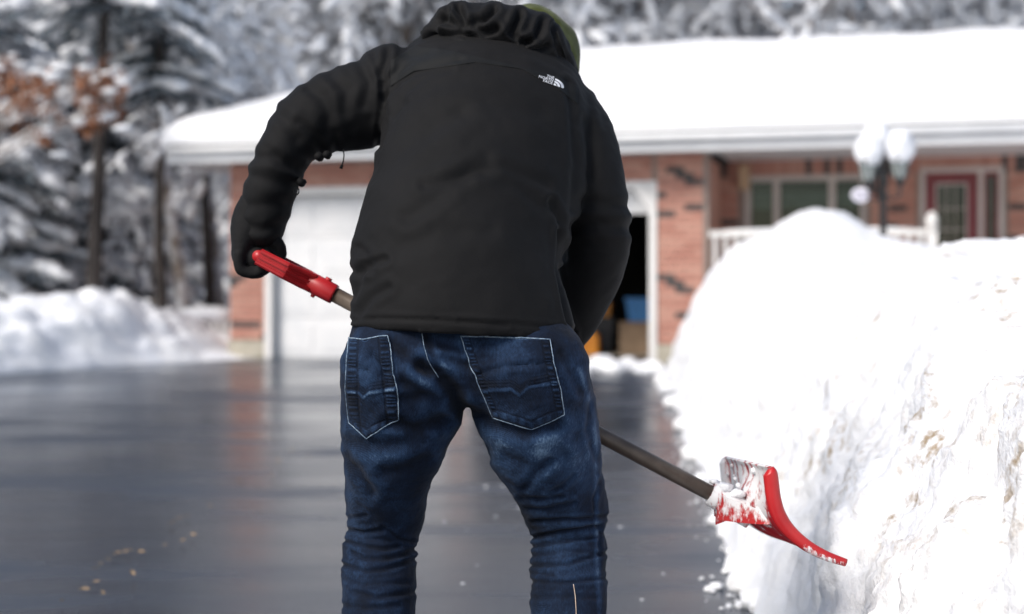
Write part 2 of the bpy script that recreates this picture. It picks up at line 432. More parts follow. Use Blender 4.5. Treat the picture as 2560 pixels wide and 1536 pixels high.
# garage door frames with clipped corners
def door_frame(a, b):
    t = .09; ch = .26
    out = [(a - t, -.02), (a - t, DT + t - ch), (a - t + ch * .8, DT + t), (b + t - ch * .8, DT + t), (b + t, DT + t - ch), (b + t, -.02)]
    inn = [(a, -.02), (a, DT - ch), (a + ch * .75, DT), (b - ch * .75, DT), (b, DT - ch), (b, -.02)]
    mb = MB()
    for i in range(5):
        mb.prism([out[i], out[i + 1], inn[i + 1], inn[i]][::-1], -.035, .20)
    # corner fillets behind the clipped corners
    mb.prism([(a - t, DT + t - ch), (a - t, DT + t), (a - t + ch * .8, DT + t)], .0, .1)
    mb.prism([(b + t, DT + t), (b + t, DT + t - ch), (b + t - ch * .8, DT + t)], .0, .1)
    return mb.build('door_frame', M['trim'], house)
door_frame(*D1); door_frame(*D2)
def garage_door(a, b, z0, top):
    d = link('garage_door', MB().box(a + .01, b - .01, .16, .18, z0, top).mesh('garage_door'), M['white_paint'], house, False)
    z = z0
    while z < top - .1:
        zz = min(z + .525, top)
        MB().box(a + .012, b - .012, .135, .159, z + .004, zz - .004).build('panel', M['white_paint'], d)
        for k in range(4):
            uw = (b - a) / 4
            MB().box(a + uw * k + .07, a + uw * (k + 1) - .07, .126, .134, z + .09, zz - .09).build('raised_field', M['white_paint'], d) if zz - z > .3 else None
        z = zz
    return d
garage_door(D1[0], D1[1], .0, DT - .005); garage_door(D2[0], D2[1], 1.83, DT - .005)
# window
def frame(mb, u0, u1, z0, z1, t, v0, v1):
    mb.box(u0, u1, v0, v1, z1 - t, z1); mb.box(u0, u1, v0, v1, z0, z0 + t)
    mb.box(u0, u0 + t, v0, v1, z0 + t, z1 - t); mb.box(u1 - t, u1, v0, v1, z0 + t, z1 - t); return mb
win = link('window', frame(MB(), WU[0], WU[1], WZ[0], WZ[1], .07, RV - .03, RV + .16).mesh('window'), M['grey_trim'], house, False)
cuts = [WU[0] + .07, 6.98, 7.06, 7.68, 7.76, WU[1] - .07]
for a, b in ((cuts[1], cuts[2]), (cuts[3], cuts[4])):
    MB().box(a, b, RV - .02, RV + .14, WZ[0] + .07, WZ[1] - .07).build('mullion', M['grey_trim'], win)
for a, b in ((cuts[0], cuts[1]), (cuts[2], cuts[3]), (cuts[4], cuts[5])):
    MB().box(a + .002, b - .002, RV + .06, RV + .07, WZ[0] + .072, WZ[1] - .072).build('pane', M['glass'], win)
    MB().box(a + .002, b - .002, RV + .2, RV + .25, WZ[1] - .42, WZ[1] - .2).build('valance', M['curtain'], win)
MB().box(WU[0] - .06, WU[1] + .06, RV - .06, RV + .1, WZ[0] - .07, WZ[0] - .002).build('sill', M['grey_trim'], win)
MB().box(cuts[2] + .04, cuts[3] - .04, RV + .5, RV + .6, 1.5, 1.58).build('shelf', M['curtain'], win)
# front door and side light
df = MB(); frame(df, DU[0], DU[1], DZ[0] - .05, DZ[1], .06, RV - .03, RV + .16); df.box(9.50, 9.56, RV - .028, RV + .155, DZ[0], DZ[1] - .06)
dfr = link('entrance_frame', df.mesh('entrance_frame'), M['grey_trim'], house, False)
fd = MB(); frame(fd, DU[0] + .062, 9.498, DZ[0], DZ[1] - .062, .13, RV + .02, RV + .08); fd.box(DU[0] + .19, 9.37, RV + .02, RV + .08, DZ[0] + .13, DZ[0] + .55)
fdo = link('front_door', fd.mesh('front_door'), M['maroon'], house, False)
frame(MB(), DU[0] + .192, 9.368, DZ[0] + .55, DZ[1] - .195, .02, RV + .0, RV + .075).build('glazing_frame', M['grey_trim'], fdo)
MB().box(DU[0] + .212, 9.348, RV + .045, RV + .052, DZ[0] + .57, DZ[1] - .215).build('pane', M['glass'], fdo)
gr = MB()
for k in (1, 2): gr.box(DU[0] + .212 + k * .108 - .006, DU[0] + .212 + k * .108 + .006, RV + .03, RV + .044, DZ[0] + .57, DZ[1] - .215)
for k in (1, 2, 3): gr.box(DU[0] + .213, 9.347, RV + .026, RV + .0295, DZ[0] + .57 + k * .26, DZ[0] + .582 + k * .26)
gr.build('glazing_bar', M['grey_trim'], fdo)
MB().lathe([(.0, 0), (.03, .005), (.035, .03), (.02, .05), (0, .055)], (9.43, RV - .02, 1.45), 10).build('handle', M['wood'], fdo, True)
sl = MB(); frame(sl, 9.562, DU[1] - .062, DZ[0], DZ[1] - .062, .045, RV + .02, RV + .08)
slo = link('side_light', sl.mesh('side_light'), M['maroon'], house, False)
MB().box(9.61, DU[1] - .11, RV + .045, RV + .052, DZ[0] + .047, DZ[1] - .11).build('pane', M['glass'], slo)
MB().box(9.615, DU[1] - .115, RV + .09, RV + .1, DZ[0] + .05, DZ[1] - .12).build('curtain', M['curtain'], slo)
# soffit, fascia, gutter, roof
MB().box(UL, UR, -.5, VD - .01, EAVE, EAVE + .03).build('soffit', M['fascia'], house)
fa = MB(); fa.box(UL - .02, UR, -.53, -.502, EAVE - .03, EAVE + .19); fa.box(UL - .025, UL - .002, -.50, VD, EAVE - .028, EAVE + .188)
fa.build('fascia', M['fascia'], house)
gt = MB(); gt.prism([(0, 0), (0, 0)], 0, 0) if False else None
gt.tube([(UL, -.575, EAVE + .13), (UR, -.575, EAVE + .13)], .055, 8); gt.build('gutter', M['fascia'], house, True)
RZ0, RIDGE, RVC, RU0, RU1 = EAVE + .20, 4.36, 4.8, 2.7, 12.5
rv = [(UL - .02, -.53, RZ0), (UR, -.53, RZ0), (UR, VD, RZ0), (UL - .02, VD, RZ0), (RU0, RVC, RIDGE), (RU1, RVC, RIDGE)]
link('roof', mesh_np('roof', rv, [(0, 1, 5, 4), (1, 2, 5), (2, 3, 4, 5), (3, 0, 4), (3, 2, 1, 0)]), M['shingle'], house, False)
n1, n2 = 260, 150
e0 = -np.cos(np.linspace(0, math.pi, n1)) * .5 + .5; e1 = -np.cos(np.linspace(0, math.pi, n2)) * .5 + .5
e0 = e0 * .35 + np.linspace(0, 1, n1) * .65; e1 = e1 * .6 + np.linspace(0, 1, n2) * .4
u0_, u1_, v0_, v1_ = UL - .09, UR + .05, -.62, VD + .08
U_, V_ = np.meshgrid(u0_ + e0 * (u1_ - u0_), v0_ + e1 * (v1_ - v0_), indexing='ij')
plane = np.minimum.reduce([RZ0 + (V_ + .53) * (RIDGE - RZ0) / (RVC + .53), RZ0 + (VD - V_) * (RIDGE - RZ0) / (VD - RVC), RZ0 + (U_ - UL) * (RIDGE - RZ0) / (RU0 - UL), RZ0 + (UR - U_) * (RIDGE - RZ0) / (UR - RU1)])
plane = np.maximum(plane, RZ0)
de = np.minimum.reduce([U_ - u0_, u1_ - U_, V_ - v0_, v1_ - V_])
rim = np.sqrt(np.clip(1 - (1 - np.clip(de / .32, 0, 1)) ** 2, 0, 1))
pp = np.stack([U_.ravel(), V_.ravel(), 0 * U_.ravel()], 1)
th_ = (.37 + .05 * fbm(pp, .7, 3).reshape(U_.shape)) * rim
top = np.stack([U_.ravel(), V_.ravel(), (plane + th_ * .95 + .01).ravel()], 1)
sm = top.copy(); bot = top.copy(); bot[:, 2] = RZ0 + np.maximum(plane - RZ0, 0).ravel() + .008 - .0
F1 = grid_faces(n1, n2); nn = n1 * n2
rimi = np.concatenate([np.arange(n2), np.arange(1, n1) * n2 + n2 - 1, (n1 - 1) * n2 + np.arange(n2 - 2, -1, -1), np.arange(n1 - 2, 0, -1) * n2])
Fs = np.stack([rimi, np.roll(rimi, -1), np.roll(rimi, -1) + nn, rimi + nn], 1)
link('roof_snow', mesh_np('roof_snow', np.concatenate([top, bot]), np.concatenate([F1, F1[:, ::-1] + nn, Fs])), M['roof_snow'], house)
# porch railing: a thing of its own parts on the house
rail = link('porch_railing', MB().box(GC + .02, 8.84, -.03, .05, 1.53, 1.60).box(GC + .02, 8.84, -.015, .035, .62, .68).mesh('porch_railing'), M['trim'], house, False)
bme = MB().box(-.022, .022, -.012, .03, .682, 1.528).mesh('baluster'); bme.materials.append(M['trim'])
u = GC + .09
while u < 8.78:
    o = bpy.data.objects.new('baluster', bme); COL.objects.link(o); o.parent = rail; o.location = (u, 0, 0); u += .125
nw = MB(); nw.box(8.85, 8.97, -.05, .07, .5, 1.58); nw.lathe([(.09, 0), (.09, .02), (.05, .03), (.075, .09), (.07, .15), (.03, .21), (.0, .23)], (8.91, .01, 1.582), 12)
nw.build('newel_post', M['trim'], rail, False)
MB().blob((7.6, .01, 1.60), (1.2, .06, .035), 2, .2, 3).build('snow_cap', M['snow'], rail, True)
MB().box(6.56, 6.68, RV - .16, RV - .03, 2.18, 2.5).build('nest_box', M['wood'], porch_wall)
MB().box(7.55, 7.62, RV + .45, RV + .5, 1.62, 1.86).build('ornament', M['maroon'], win)

# things standing in the open garage
def gtag(o, l, c): return tag(o, l, c)
def placed(wx, Y): return (wx, Y, .055)
b = thing('recycling_box', 'blue plastic box stacked just inside the open garage', 'box', (1.84, 19.7, .50), TH)
bm = MB(); pr = [(-.2, 0), (.2, 0), (.24, .3), (-.24, .3)]; bm.prism(pr, -.15, .15); bm.build('tub', M['blue'], b); MB().box(-.26, .26, -.17, .17, .302, .33).build('lid', M['blue'], b)
b = thing('cardboard_box', 'brown cardboard box under the blue box in the open garage', 'box', (1.78, 19.7, .055), TH)
MB().box(-.26, .24, -.2, .2, 0, .43).build('carton', M['cardboard'], b); MB().box(-.262, -.02, -.2, .2, .432, .444).box(.0, .242, -.2, .2, .432, .444).build('flap', M['cardboard'], b)
b = thing('fuel_can', 'orange fuel can on the floor of the open garage', 'can', (1.05, 19.5, .055), TH)
MB().prism([(-.14, 0), (.14, 0), (.14, .26), (.05, .34), (-.14, .34)], -.09, .09).build('body', M['orange'], b)
MB().tube([(-.1, 0, .345), (-.08, 0, .40), (.0, 0, .40), (.02, 0, .345)], .015, 6).build('handle', M['orange'], b); MB().tube([(.1, 0, .30), (.17, 0, .38)], .025, 8).build('spout', M['dark_plastic'], b)
b = thing('storage_tote', 'orange tote standing on the dark bin inside the garage', 'tote', (1.24, 20.1, .56), TH)
MB().prism([(-.15, 0), (.15, 0), (.18, .2), (-.18, .2)], -.12, .12).build('tub', M['orange'], b); MB().box(-.19, .19, -.13, .13, .202, .225).build('lid', M['dark_plastic'], b)
b = thing('waste_bin', 'dark grey waste bin inside the garage under the orange tote', 'bin', (1.24, 20.1, .055), TH)
MB().prism([(-.19, 0), (.19, 0), (.23, .46), (-.23, .46)], -.18, .18).build('body', M['dark_plastic'], b); MB().box(-.24, .24, -.2, .2, .462, .50).build('lid', M['dark_plastic'], b)
# ------------------------------------------------------------------ lamp post
M['lamp_glass'] = mat_noise('lamp_glass', (.20, .23, .23), (.30, .33, .32), 6, .15)
LY = 13.0
lx = float(W(2133, 400, LY)[0])
lamp = thing('lamp_post', 'black lamp post with three lanterns capped with snow before the porch', 'lamp post', (lx, LY, .03))
def lz(dy): return float(W(0, dy, LY)[2]) - .03
pz = lz(425)
mp = MB(); mp.lathe([(.10, 0), (.10, .06), (.06, .10), (.055, .6), (.035, .66), (.033, pz - .1), (.05, pz - .06), (.05, pz), (.02, pz + .06), (.0, pz + .07)], n=12); mp.build('post', M['black_metal'], lamp, True)
def wx(dx): return float(W(dx, 0, LY)[0]) - lx
def lantern(x, y, zb, s=1.0):
    arm = MB(); m = [(0, 0, pz - .12), (x * .4, y * .4, pz - .22), (x, y, zb - .16), (x, y, zb - .02)]
    if abs(x) + abs(y) > .02: arm.tube(m, .014, 6)
    arm.lathe([(.0, -.10), (.02, -.08), (.05, -.01), (.06, 0)], (x, y, zb), 8); arm.build('arm', M['black_metal'], lamp, True)
    bodyv = MB().lathe([(.055 * s, 0), (.085 * s, .16 * s), (.085 * s, .162 * s)], (x, y, zb), 6)
    b = bodyv.build('lantern', M['lamp_glass'], lamp)
    fr = MB()
    for k in range(6):
        a = k * math.pi / 3
        fr.tube([(x + .057 * s * math.cos(a), y + .057 * s * math.sin(a), zb), (x + .088 * s * math.cos(a), y + .088 * s * math.sin(a), zb + .165 * s)], .007, 4)
    fr.lathe([(.095 * s, .163 * s), (.10 * s, .18 * s), (.05 * s, .24 * s), (.01, .27 * s), (0, .272 * s)], (x, y, zb), 6); fr.build('lantern_frame', M['black_metal'], b)
    MB().blob((x, y, zb + .27 * s), (.125 * s, .125 * s, .165 * s), 3, .14, 2.2, x * 9).build('snow_cap', M['snow'], b, True)
lantern(wx(2094), -.05, lz(438)); lantern(wx(2170), -.05, lz(432), 1.02); lantern(wx(2124), .16, lz(405), 1.05)
sx, sz = wx(2075), lz(472)
hang = MB(); hang.tube([(sx + .02, -.05, lz(438) - .09), (sx, -.05, sz + .07)], .004, 4); hang.tube([(0, 0, sz + .09), (sx * .5, -.03, sz + .1), (sx, -.05, sz + .08)], .009, 6); hang.build('sign_bracket', M['black_metal'], lamp)
M['plaque'] = mat_noise('plaque', (.74, .72, .80), (.82, .80, .86), 5, .4)
pl = MB(); pl.prism([(sx + .085 * math.cos(a), sz + .068 * math.sin(a)) for a in np.linspace(0, 2 * math.pi, 20, endpoint=False)], -.06, -.04)
plo = pl.build('number_plaque', M['plaque'], lamp)
M['plaque_mark'] = mat_noise('plaque_mark', (.30, .28, .36), (.36, .34, .42), 5, .5)
for cx in (-.03, .03):
    MB().tube([(sx + cx + .017 * math.cos(a), -.063, sz + .030 * math.sin(a)) for a in np.linspace(0, 2 * math.pi, 15)], .0055, 5).build('numeral', M['plaque_mark'], plo)

# ------------------------------------------------------------------ low fence behind the left snowbank
fx0, fx1, FY = float(W(436, 0, 19.6)[0]), float(W(556, 0, 19.6)[0]), 19.6
fence = thing('garden_fence', 'low white fence with a snowy rail beside the garage corner', 'fence', (fx0, FY, 0))
L_ = fx1 - fx0
for k in range(7):
    x = k * L_ / 6
    mb = MB(); mb.box(x - .03, x + .03, -.02, .02, .0, .56); mb.build('picket', M['trim'], fence)
for z in (.36, .52): MB().box(-.04, L_ + .04, .022, .05, z - .03, z + .03).build('rail', M['trim'], fence)
MB().blob((L_ / 2, .03, .60), (L_ / 2 + .1, .10, .10), 3, .25, 4).build('snow_cap', M['snow'], fence, True)
MB().blob((L_ / 2, -.05, .06), (L_ / 2 + .25, .35, .26), 3, .25, 3).build('snow_drift', M['snow'], fence, True)

# ------------------------------------------------------------------ trees
def tri_soup(P, Dv, Sv):
    "quads centred at P with half axes Dv, Sv"
    n = len(P); V = np.empty((n, 4, 3)); V[:, 0] = P - Dv; V[:, 1] = P + Sv * .8; V[:, 2] = P + Dv; V[:, 3] = P - Sv
    return V.reshape(-1, 3), np.arange(n * 4).reshape(n, 4)
def conifer_meshes(seed, Ht=11.0, base=.6, spread=2.0, bare=0.0, tk=.14):
    r = np.random.RandomState(seed)
    tr = MB(); zz = np.linspace(-.3, Ht, 14); wobx = np.cumsum(r.randn(14) * .025); woby = np.cumsum(r.randn(14) * .025)
    tp = np.stack([wobx, woby, zz], 1); tr.tube(tp, np.linspace(tk, .02, 14) * (Ht / 11), 8)
    needP, needD, needS = [], [], []; snow = MB()
    z = base
    while z < Ht - .25:
        f = (z - base) / (Ht - base); R = spread * (1 - f) ** .75 + .12
        nb = 7 if f < .7 else 5
        for k in range(nb):
            if r.rand() < bare: continue
            a = r.rand() * 2 * math.pi; L = R * r.uniform(.65, 1.1); droop = r.uniform(.25, .6)
            x0 = np.interp(z, zz, wobx); y0 = np.interp(z, zz, woby)
            dr = np.array([math.cos(a), math.sin(a), 0]); sd_ = np.array([-dr[1], dr[0], 0])
            t = np.linspace(0.05, 1, 7)
            bp = np.array([x0, y0, z]) + np.outer(t * L, dr) + np.outer(-droop * L * t ** 1.5 + .12 * L * t, [0, 0, 1])
            tr.tube(bp, np.linspace(.022, .006, 7), 4, False)
            m = int(26 * L + 10); tt = r.uniform(.12, 1.03, m); wd = (.30 * L * (1.1 - tt) + .06)
            off = r.uniform(-1, 1, m) * wd
            pos = np.stack([np.interp(tt, t, bp[:, i]) for i in range(3)], 1) + off[:, None] * sd_ + np.stack([0 * tt, 0 * tt, -np.abs(off) * .35 - r.rand(m) * .10], 1)
            d = dr * .7 + np.sign(off)[:, None] * sd_ * .6 + np.stack([0 * tt, 0 * tt, -.35 - .3 * r.rand(m)], 1)
            d /= np.linalg.norm(d, axis=1)[:, None]; ln = r.uniform(.10, .22, m)
            s = np.cross(d, np.array([0, 0, 1.0]) + r.randn(m, 3) * .5); s /= np.linalg.norm(s, axis=1)[:, None]
            needP.append(pos); needD.append(d * ln[:, None]); needS.append(s * (ln * .30)[:, None])
            for q in range(int(8 + 15 * L)):
                tq = r.uniform(.25, 1.0); c = np.array([np.interp(tq, t, bp[:, i]) for i in range(3)]) + sd_ * r.uniform(-1, 1) * .22 * L * (1.1 - tq) + [0, 0, .015]
                ax = r.uniform(.07, .21) * (.65 + .3 * L); V, F = ICO[1]
                v = V * (1 + .25 * r.randn(len(V), 1) * .5) * [ax * r.uniform(.7, 1.1), ax * r.uniform(.6, .9), ax * r.uniform(.35, .6)]
                tilt = -droop * .9 * v[:, 0]
                v = np.outer(v[:, 0], dr) + np.outer(v[:, 1], sd_) + np.outer(v[:, 2] + tilt, [0, 0, 1])
                snow.add(v + c, F)
        z += r.uniform(.24, .40) * (Ht / 11) ** .5
    V, F = tri_soup(np.concatenate(needP), np.concatenate(needD), np.concatenate(needS))
    a = tr.mesh('trunk'); b = mesh_np('crown', V, F); c = snow.mesh('snow_load')
    a.materials.append(M['bark']); b.materials.append(M['needle']); c.materials.append(M['snow'])
    for q in (a, c): q.shade_smooth()
    return a, b, c
def plant(name, meshes, pnames, label, cat, loc, rz, sc, group):
    t = thing(name, label, cat, loc, rz, group); t.scale = (sc, sc, sc)
    for me, pn in zip(meshes, pnames):
        o = bpy.data.objects.new(pn, me); COL.objects.link(o); o.parent = t
        if pn == 'snow_load': o['kind'] = 'stuff'
    return t
CON = [conifer_meshes(11, 8.6, .3, 1.9), conifer_meshes(12, 7.6, .2, 1.7), conifer_meshes(13, 8.6, 4.7, 1.3, .2, .155)]
cspots = [  # x, y, variant, scale, label
 (-5.62, 19.1, 2, 1.0, 'conifer with a dark upright trunk in front of the snowy evergreens at the left'),
 (-4.95, 20.2, 2, .8, 'slim conifer with thin trunk just left of the snowy roof edge'),
 (-5.0, 23.6, 2, .9, 'conifer seen below the roof overhang beside the garage corner'),
 (-7.9, 20.6, 0, .95, 'broad snow laden conifer behind the snowbank at the far left'),
 (-8.9, 23.6, 0, 1.1, 'tall snow laden conifer at the left edge, behind the broad one'),
 (-7.3, 25.6, 1, 1.15, 'snow laden conifer between the two dark trunks at the left'),
 (-10.6, 27.0, 1, 1.25, 'snowy conifer deep in the woods past the left edge'),
 (-9.2, 18.4, 1, .8, 'small snowy conifer standing at the left end of the low snowbank')]
for i, (x, y, v, s, lab) in enumerate(cspots):
    plant('conifer', CON[v], ('trunk', 'crown', 'snow_load'), lab, 'tree', (x, y, .1), i * 1.37, s, 'snowy conifers left of the house')

# bare trees coated with frost
def frost_mat():
    m, t, p = nodes('frosted_bark')
    g = N(t, 'ShaderNodeNewGeometry'); sx_ = N(t, 'ShaderNodeSeparateXYZ'); t.links.new(g.outputs['Normal'], sx_.inputs[0])
    bark = ramp(t, noise_fac(t, 7, 3, scale=(1, 1, .3)), [(.35, (.18, .145, .12)), (.65, (.34, .28, .235))])
    f = mth(t, 'ADD', mth(t, 'MULTIPLY', sx_.outputs['Z'], .9), ramp(t, noise_fac(t, 2.5, 3), [(.40, 0.1), (.55, .9)]), True)
    t.links.new(mixc(t, f, bark, (.80, .81, .84)), p.inputs['Base Color']); p.inputs['Roughness'].default_value = .85
    return m
M['frost'] = frost_mat()
M['twig_frost'] = mat_noise('twig_frost', (.66, .60, .55), (.88, .88, .90), 3.5, .85, lo=.32, hi=.5)
def bare_meshes(seed, Ht=13):
    r = np.random.RandomState(seed); tr = MB(); tw = MB(); clP = []
    def branch(p, d, L, rad, lev):
        n = 6 if lev < 2 else 4; pts = [p]; q = np.array(p, float); dd = np.array(d, float)
        for i in range(n):
            dd = dd + r.randn(3) * (.10 if lev == 0 else .22) + (np.array([0, 0, .06]) if lev < 2 else np.array([0, 0, -.05]))
            dd /= np.linalg.norm(dd); q = q + dd * L / n; pts.append(q.copy())
        (tr if lev < 2 else tw).tube(pts, np.linspace(rad, rad * .35, n + 1), 7 if lev == 0 else (5 if lev == 1 else 3), False)
        pts = np.array(pts)
        if lev >= 2:
            for k in range(3): clP.append((pts[r.randint(1, n + 1)], dd.copy()))
        if lev == 3: return
        kids = (20, 7, 4)[lev]
        for k in range(kids):
            t = r.uniform(.16 if lev == 0 else .2, 1.0); i = t * n; j = int(min(i, n - 1)); pos = pts[j] + (pts[j + 1] - pts[j]) * (i - j)
            a = r.rand() * 6.283; out = np.array([math.cos(a), math.sin(a), r.uniform(.1, .9)]) if lev == 0 else dd * .6 + r.randn(3) * .7
            out /= np.linalg.norm(out)
            branch(pos, out, L * r.uniform(.22, .42) if lev == 0 else L * r.uniform(.35, .6), rad * (.32 if lev == 0 else .45) * (1 - .5 * t), lev + 1)
    branch(np.array([0, 0, -.3]), np.array([0, 0, 1.0]), Ht, .17, 0)
    sn = MB(); V, F = ICO[1]
    for (p, d) in clP:
        a = r.uniform(.06, .19); ax = d / np.linalg.norm(d); sdv = np.cross(ax, [0, 0, 1.0]); sdv /= np.linalg.norm(sdv) + 1e-6; up = np.cross(sdv, ax)
        v = V * [a * 1.7, a * .65, a * .6]
        sn.add(p + np.outer(v[:, 0], ax) + np.outer(v[:, 1], sdv) + np.outer(v[:, 2] + .02, up), F)
    a, b, c = tr.mesh('trunk'), tw.mesh('twigs'), sn.mesh('snow_load')
    a.materials.append(M['frost']); b.materials.append(M['twig_frost']); c.materials.append(M['snow'])
    for q in (a, b, c): q.shade_smooth()
    return a, b, c
BARE = [bare_meshes(21, 12), bare_meshes(22, 14), bare_meshes(23, 11), bare_meshes(24, 13)]
rt = random.Random(8); nb = 0
def bare(x, y, s, lab, v=None):
    global nb
    plant('bare_tree', BARE[nb % 4 if v is None else v], ('trunk', 'crown', 'snow_load'), lab, 'tree', (x, y, .1), rt.uniform(0, 6.28), s, 'frosted trees behind the house'); nb += 1
for row, (yy, x0, x1, step) in enumerate(((31.5, -5.2, 13.5, 2.3), (36.0, -9.5, 15.5, 2.5), (42, -13.5, 18.0, 2.9))):
    x = x0
    while x < x1:
        bare(x + rt.uniform(-.6, .6), yy + rt.uniform(-1.4, 1.4), rt.uniform(.8, 1.15), 'bare frosted tree in the woods behind the snow covered roof'); x += step
# leaning bare tree at the left whose branches reach over the roof end
for x, y, s in ((-5.7, 27.8, .9), (-4.6, 29.4, 1.0), (-3.2, 29.6, .95), (-1.9, 30.2, 1.0), (-7.0, 30.5, 1.1)): bare(x, y, s, 'bare frosted tree standing behind the left end of the roof')
bare(-5.0, 21.8, .62, 'small frosted tree with thin branches reaching towards the roof end', 2)
# far-off wood: reads as one mass
r = np.random.RandomState(77); far = MB(); farS = MB()
for k in range(210):
    x, y = r.uniform(-40, 48), r.uniform(54, 78); h = r.uniform(7, 13)
    far.tube([(x, y, 0), (x + r.randn() * .4, y, h * .6), (x + r.randn() * .8, y, h)], [r.uniform(.08, .2), .08, .02], 4, False)
    for q in range(16):
        z = r.uniform(1.0, h); a = r.uniform(.35, 1.1); V, F = ICO[1]
        farS.add(V * (1 + .45 * r.randn(len(V), 1)) * [a, a, a * .5] + [x + r.randn() * .9, y + r.randn() * .9, z], F)
wood = thing('far_wood', 'far frosted wood reading as one pale mass behind the trees', 'woodland', (0, 64, 0)); tag(wood, kind='stuff')
M['far_frost'] = mat_noise('far_frost', (.66, .60, .56), (.88, .88, .90), .9, .9, lo=.36, hi=.55)
tag(far.build('far_trunks', M['frost'], wood, True, True), kind='stuff'); tag(farS.build('far_crowns', M['far_frost'], wood, True, True), kind='stuff')

# beech holding its brown leaves, left
r = np.random.RandomState(31); lt = MB(); leafP, leafD, leafS = [], [], []; sn = MB()
bx, by = -6.9, 18.0
lt.tube([(bx, by, -.1), (bx + .05, by, 2.0), (bx - .1, by, 4.5), (bx, by, 7.5)], [.12, .10, .08, .03], 8)
clus = [(20, 180, 40), (60, 235, 55), (115, 205, 28), (30, 260, 45), (205, 215, 36), (200, 185, 30), (250, 190, 45), (285, 205, 30), (225, 265, 40), (275, 268, 30), (110, 325, 24), (85, 320, 22), (15, 155, 25), (140, 262, 18), (90, 190, 24), (300, 200, 14), (215, 295, 22)]
V0, F0 = ICO[1]
for (dx, dy, sz_) in clus:
    yy = by + r.uniform(-.6, .5); c = W(dx, dy, yy); s0 = np.array([bx + r.uniform(-.05, .05), by, c[2] - .35 - .25 * (c[0] - bx)])
    mid = (s0 + c) / 2 + [0, 0, .15]
    lt.tube([s0, mid, c, c + (c - mid) * .3], [.03, .02, .009, .004], 5, False)
    for k in range(3):
        e = c + r.randn(3) * sz_ * .0045; lt.tube([c + (mid - c) * r.uniform(0, .5), e], [.008, .003], 3, False)
        a = r.uniform(.04, .1); sn.add(V0 * [a * 1.6, a * .7, a * .5] + e + [0, 0, .05], F0)
    m = int(sz_ * 2.2); pos = c + r.randn(m, 3) * sz_ * .0022 * [1, 1, 1.15] + [0, 0, -.05]
    d = r.randn(m, 3) * .6 + [0, 0, -.9]; d /= np.linalg.norm(d, axis=1)[:, None]; s = np.cross(d, r.randn(m, 3)); s /= np.linalg.norm(s, axis=1)[:, None]
    leafP.append(pos); leafD.append(d * .05); leafS.append(s * .028)
V, F = tri_soup(np.concatenate(leafP), np.concatenate(leafD), np.concatenate(leafS))
beech = thing('beech_tree', 'young beech still holding clusters of brown leaves at the upper left', 'tree', (bx, by, 0))
lt.build('trunk', M['frost'], beech, True, True); link('crown', mesh_np('leaves', V, F), M['brown_leaf'], beech, False, True); tag(sn.build('snow_load', M['snow'], beech, True, True), kind='stuff')
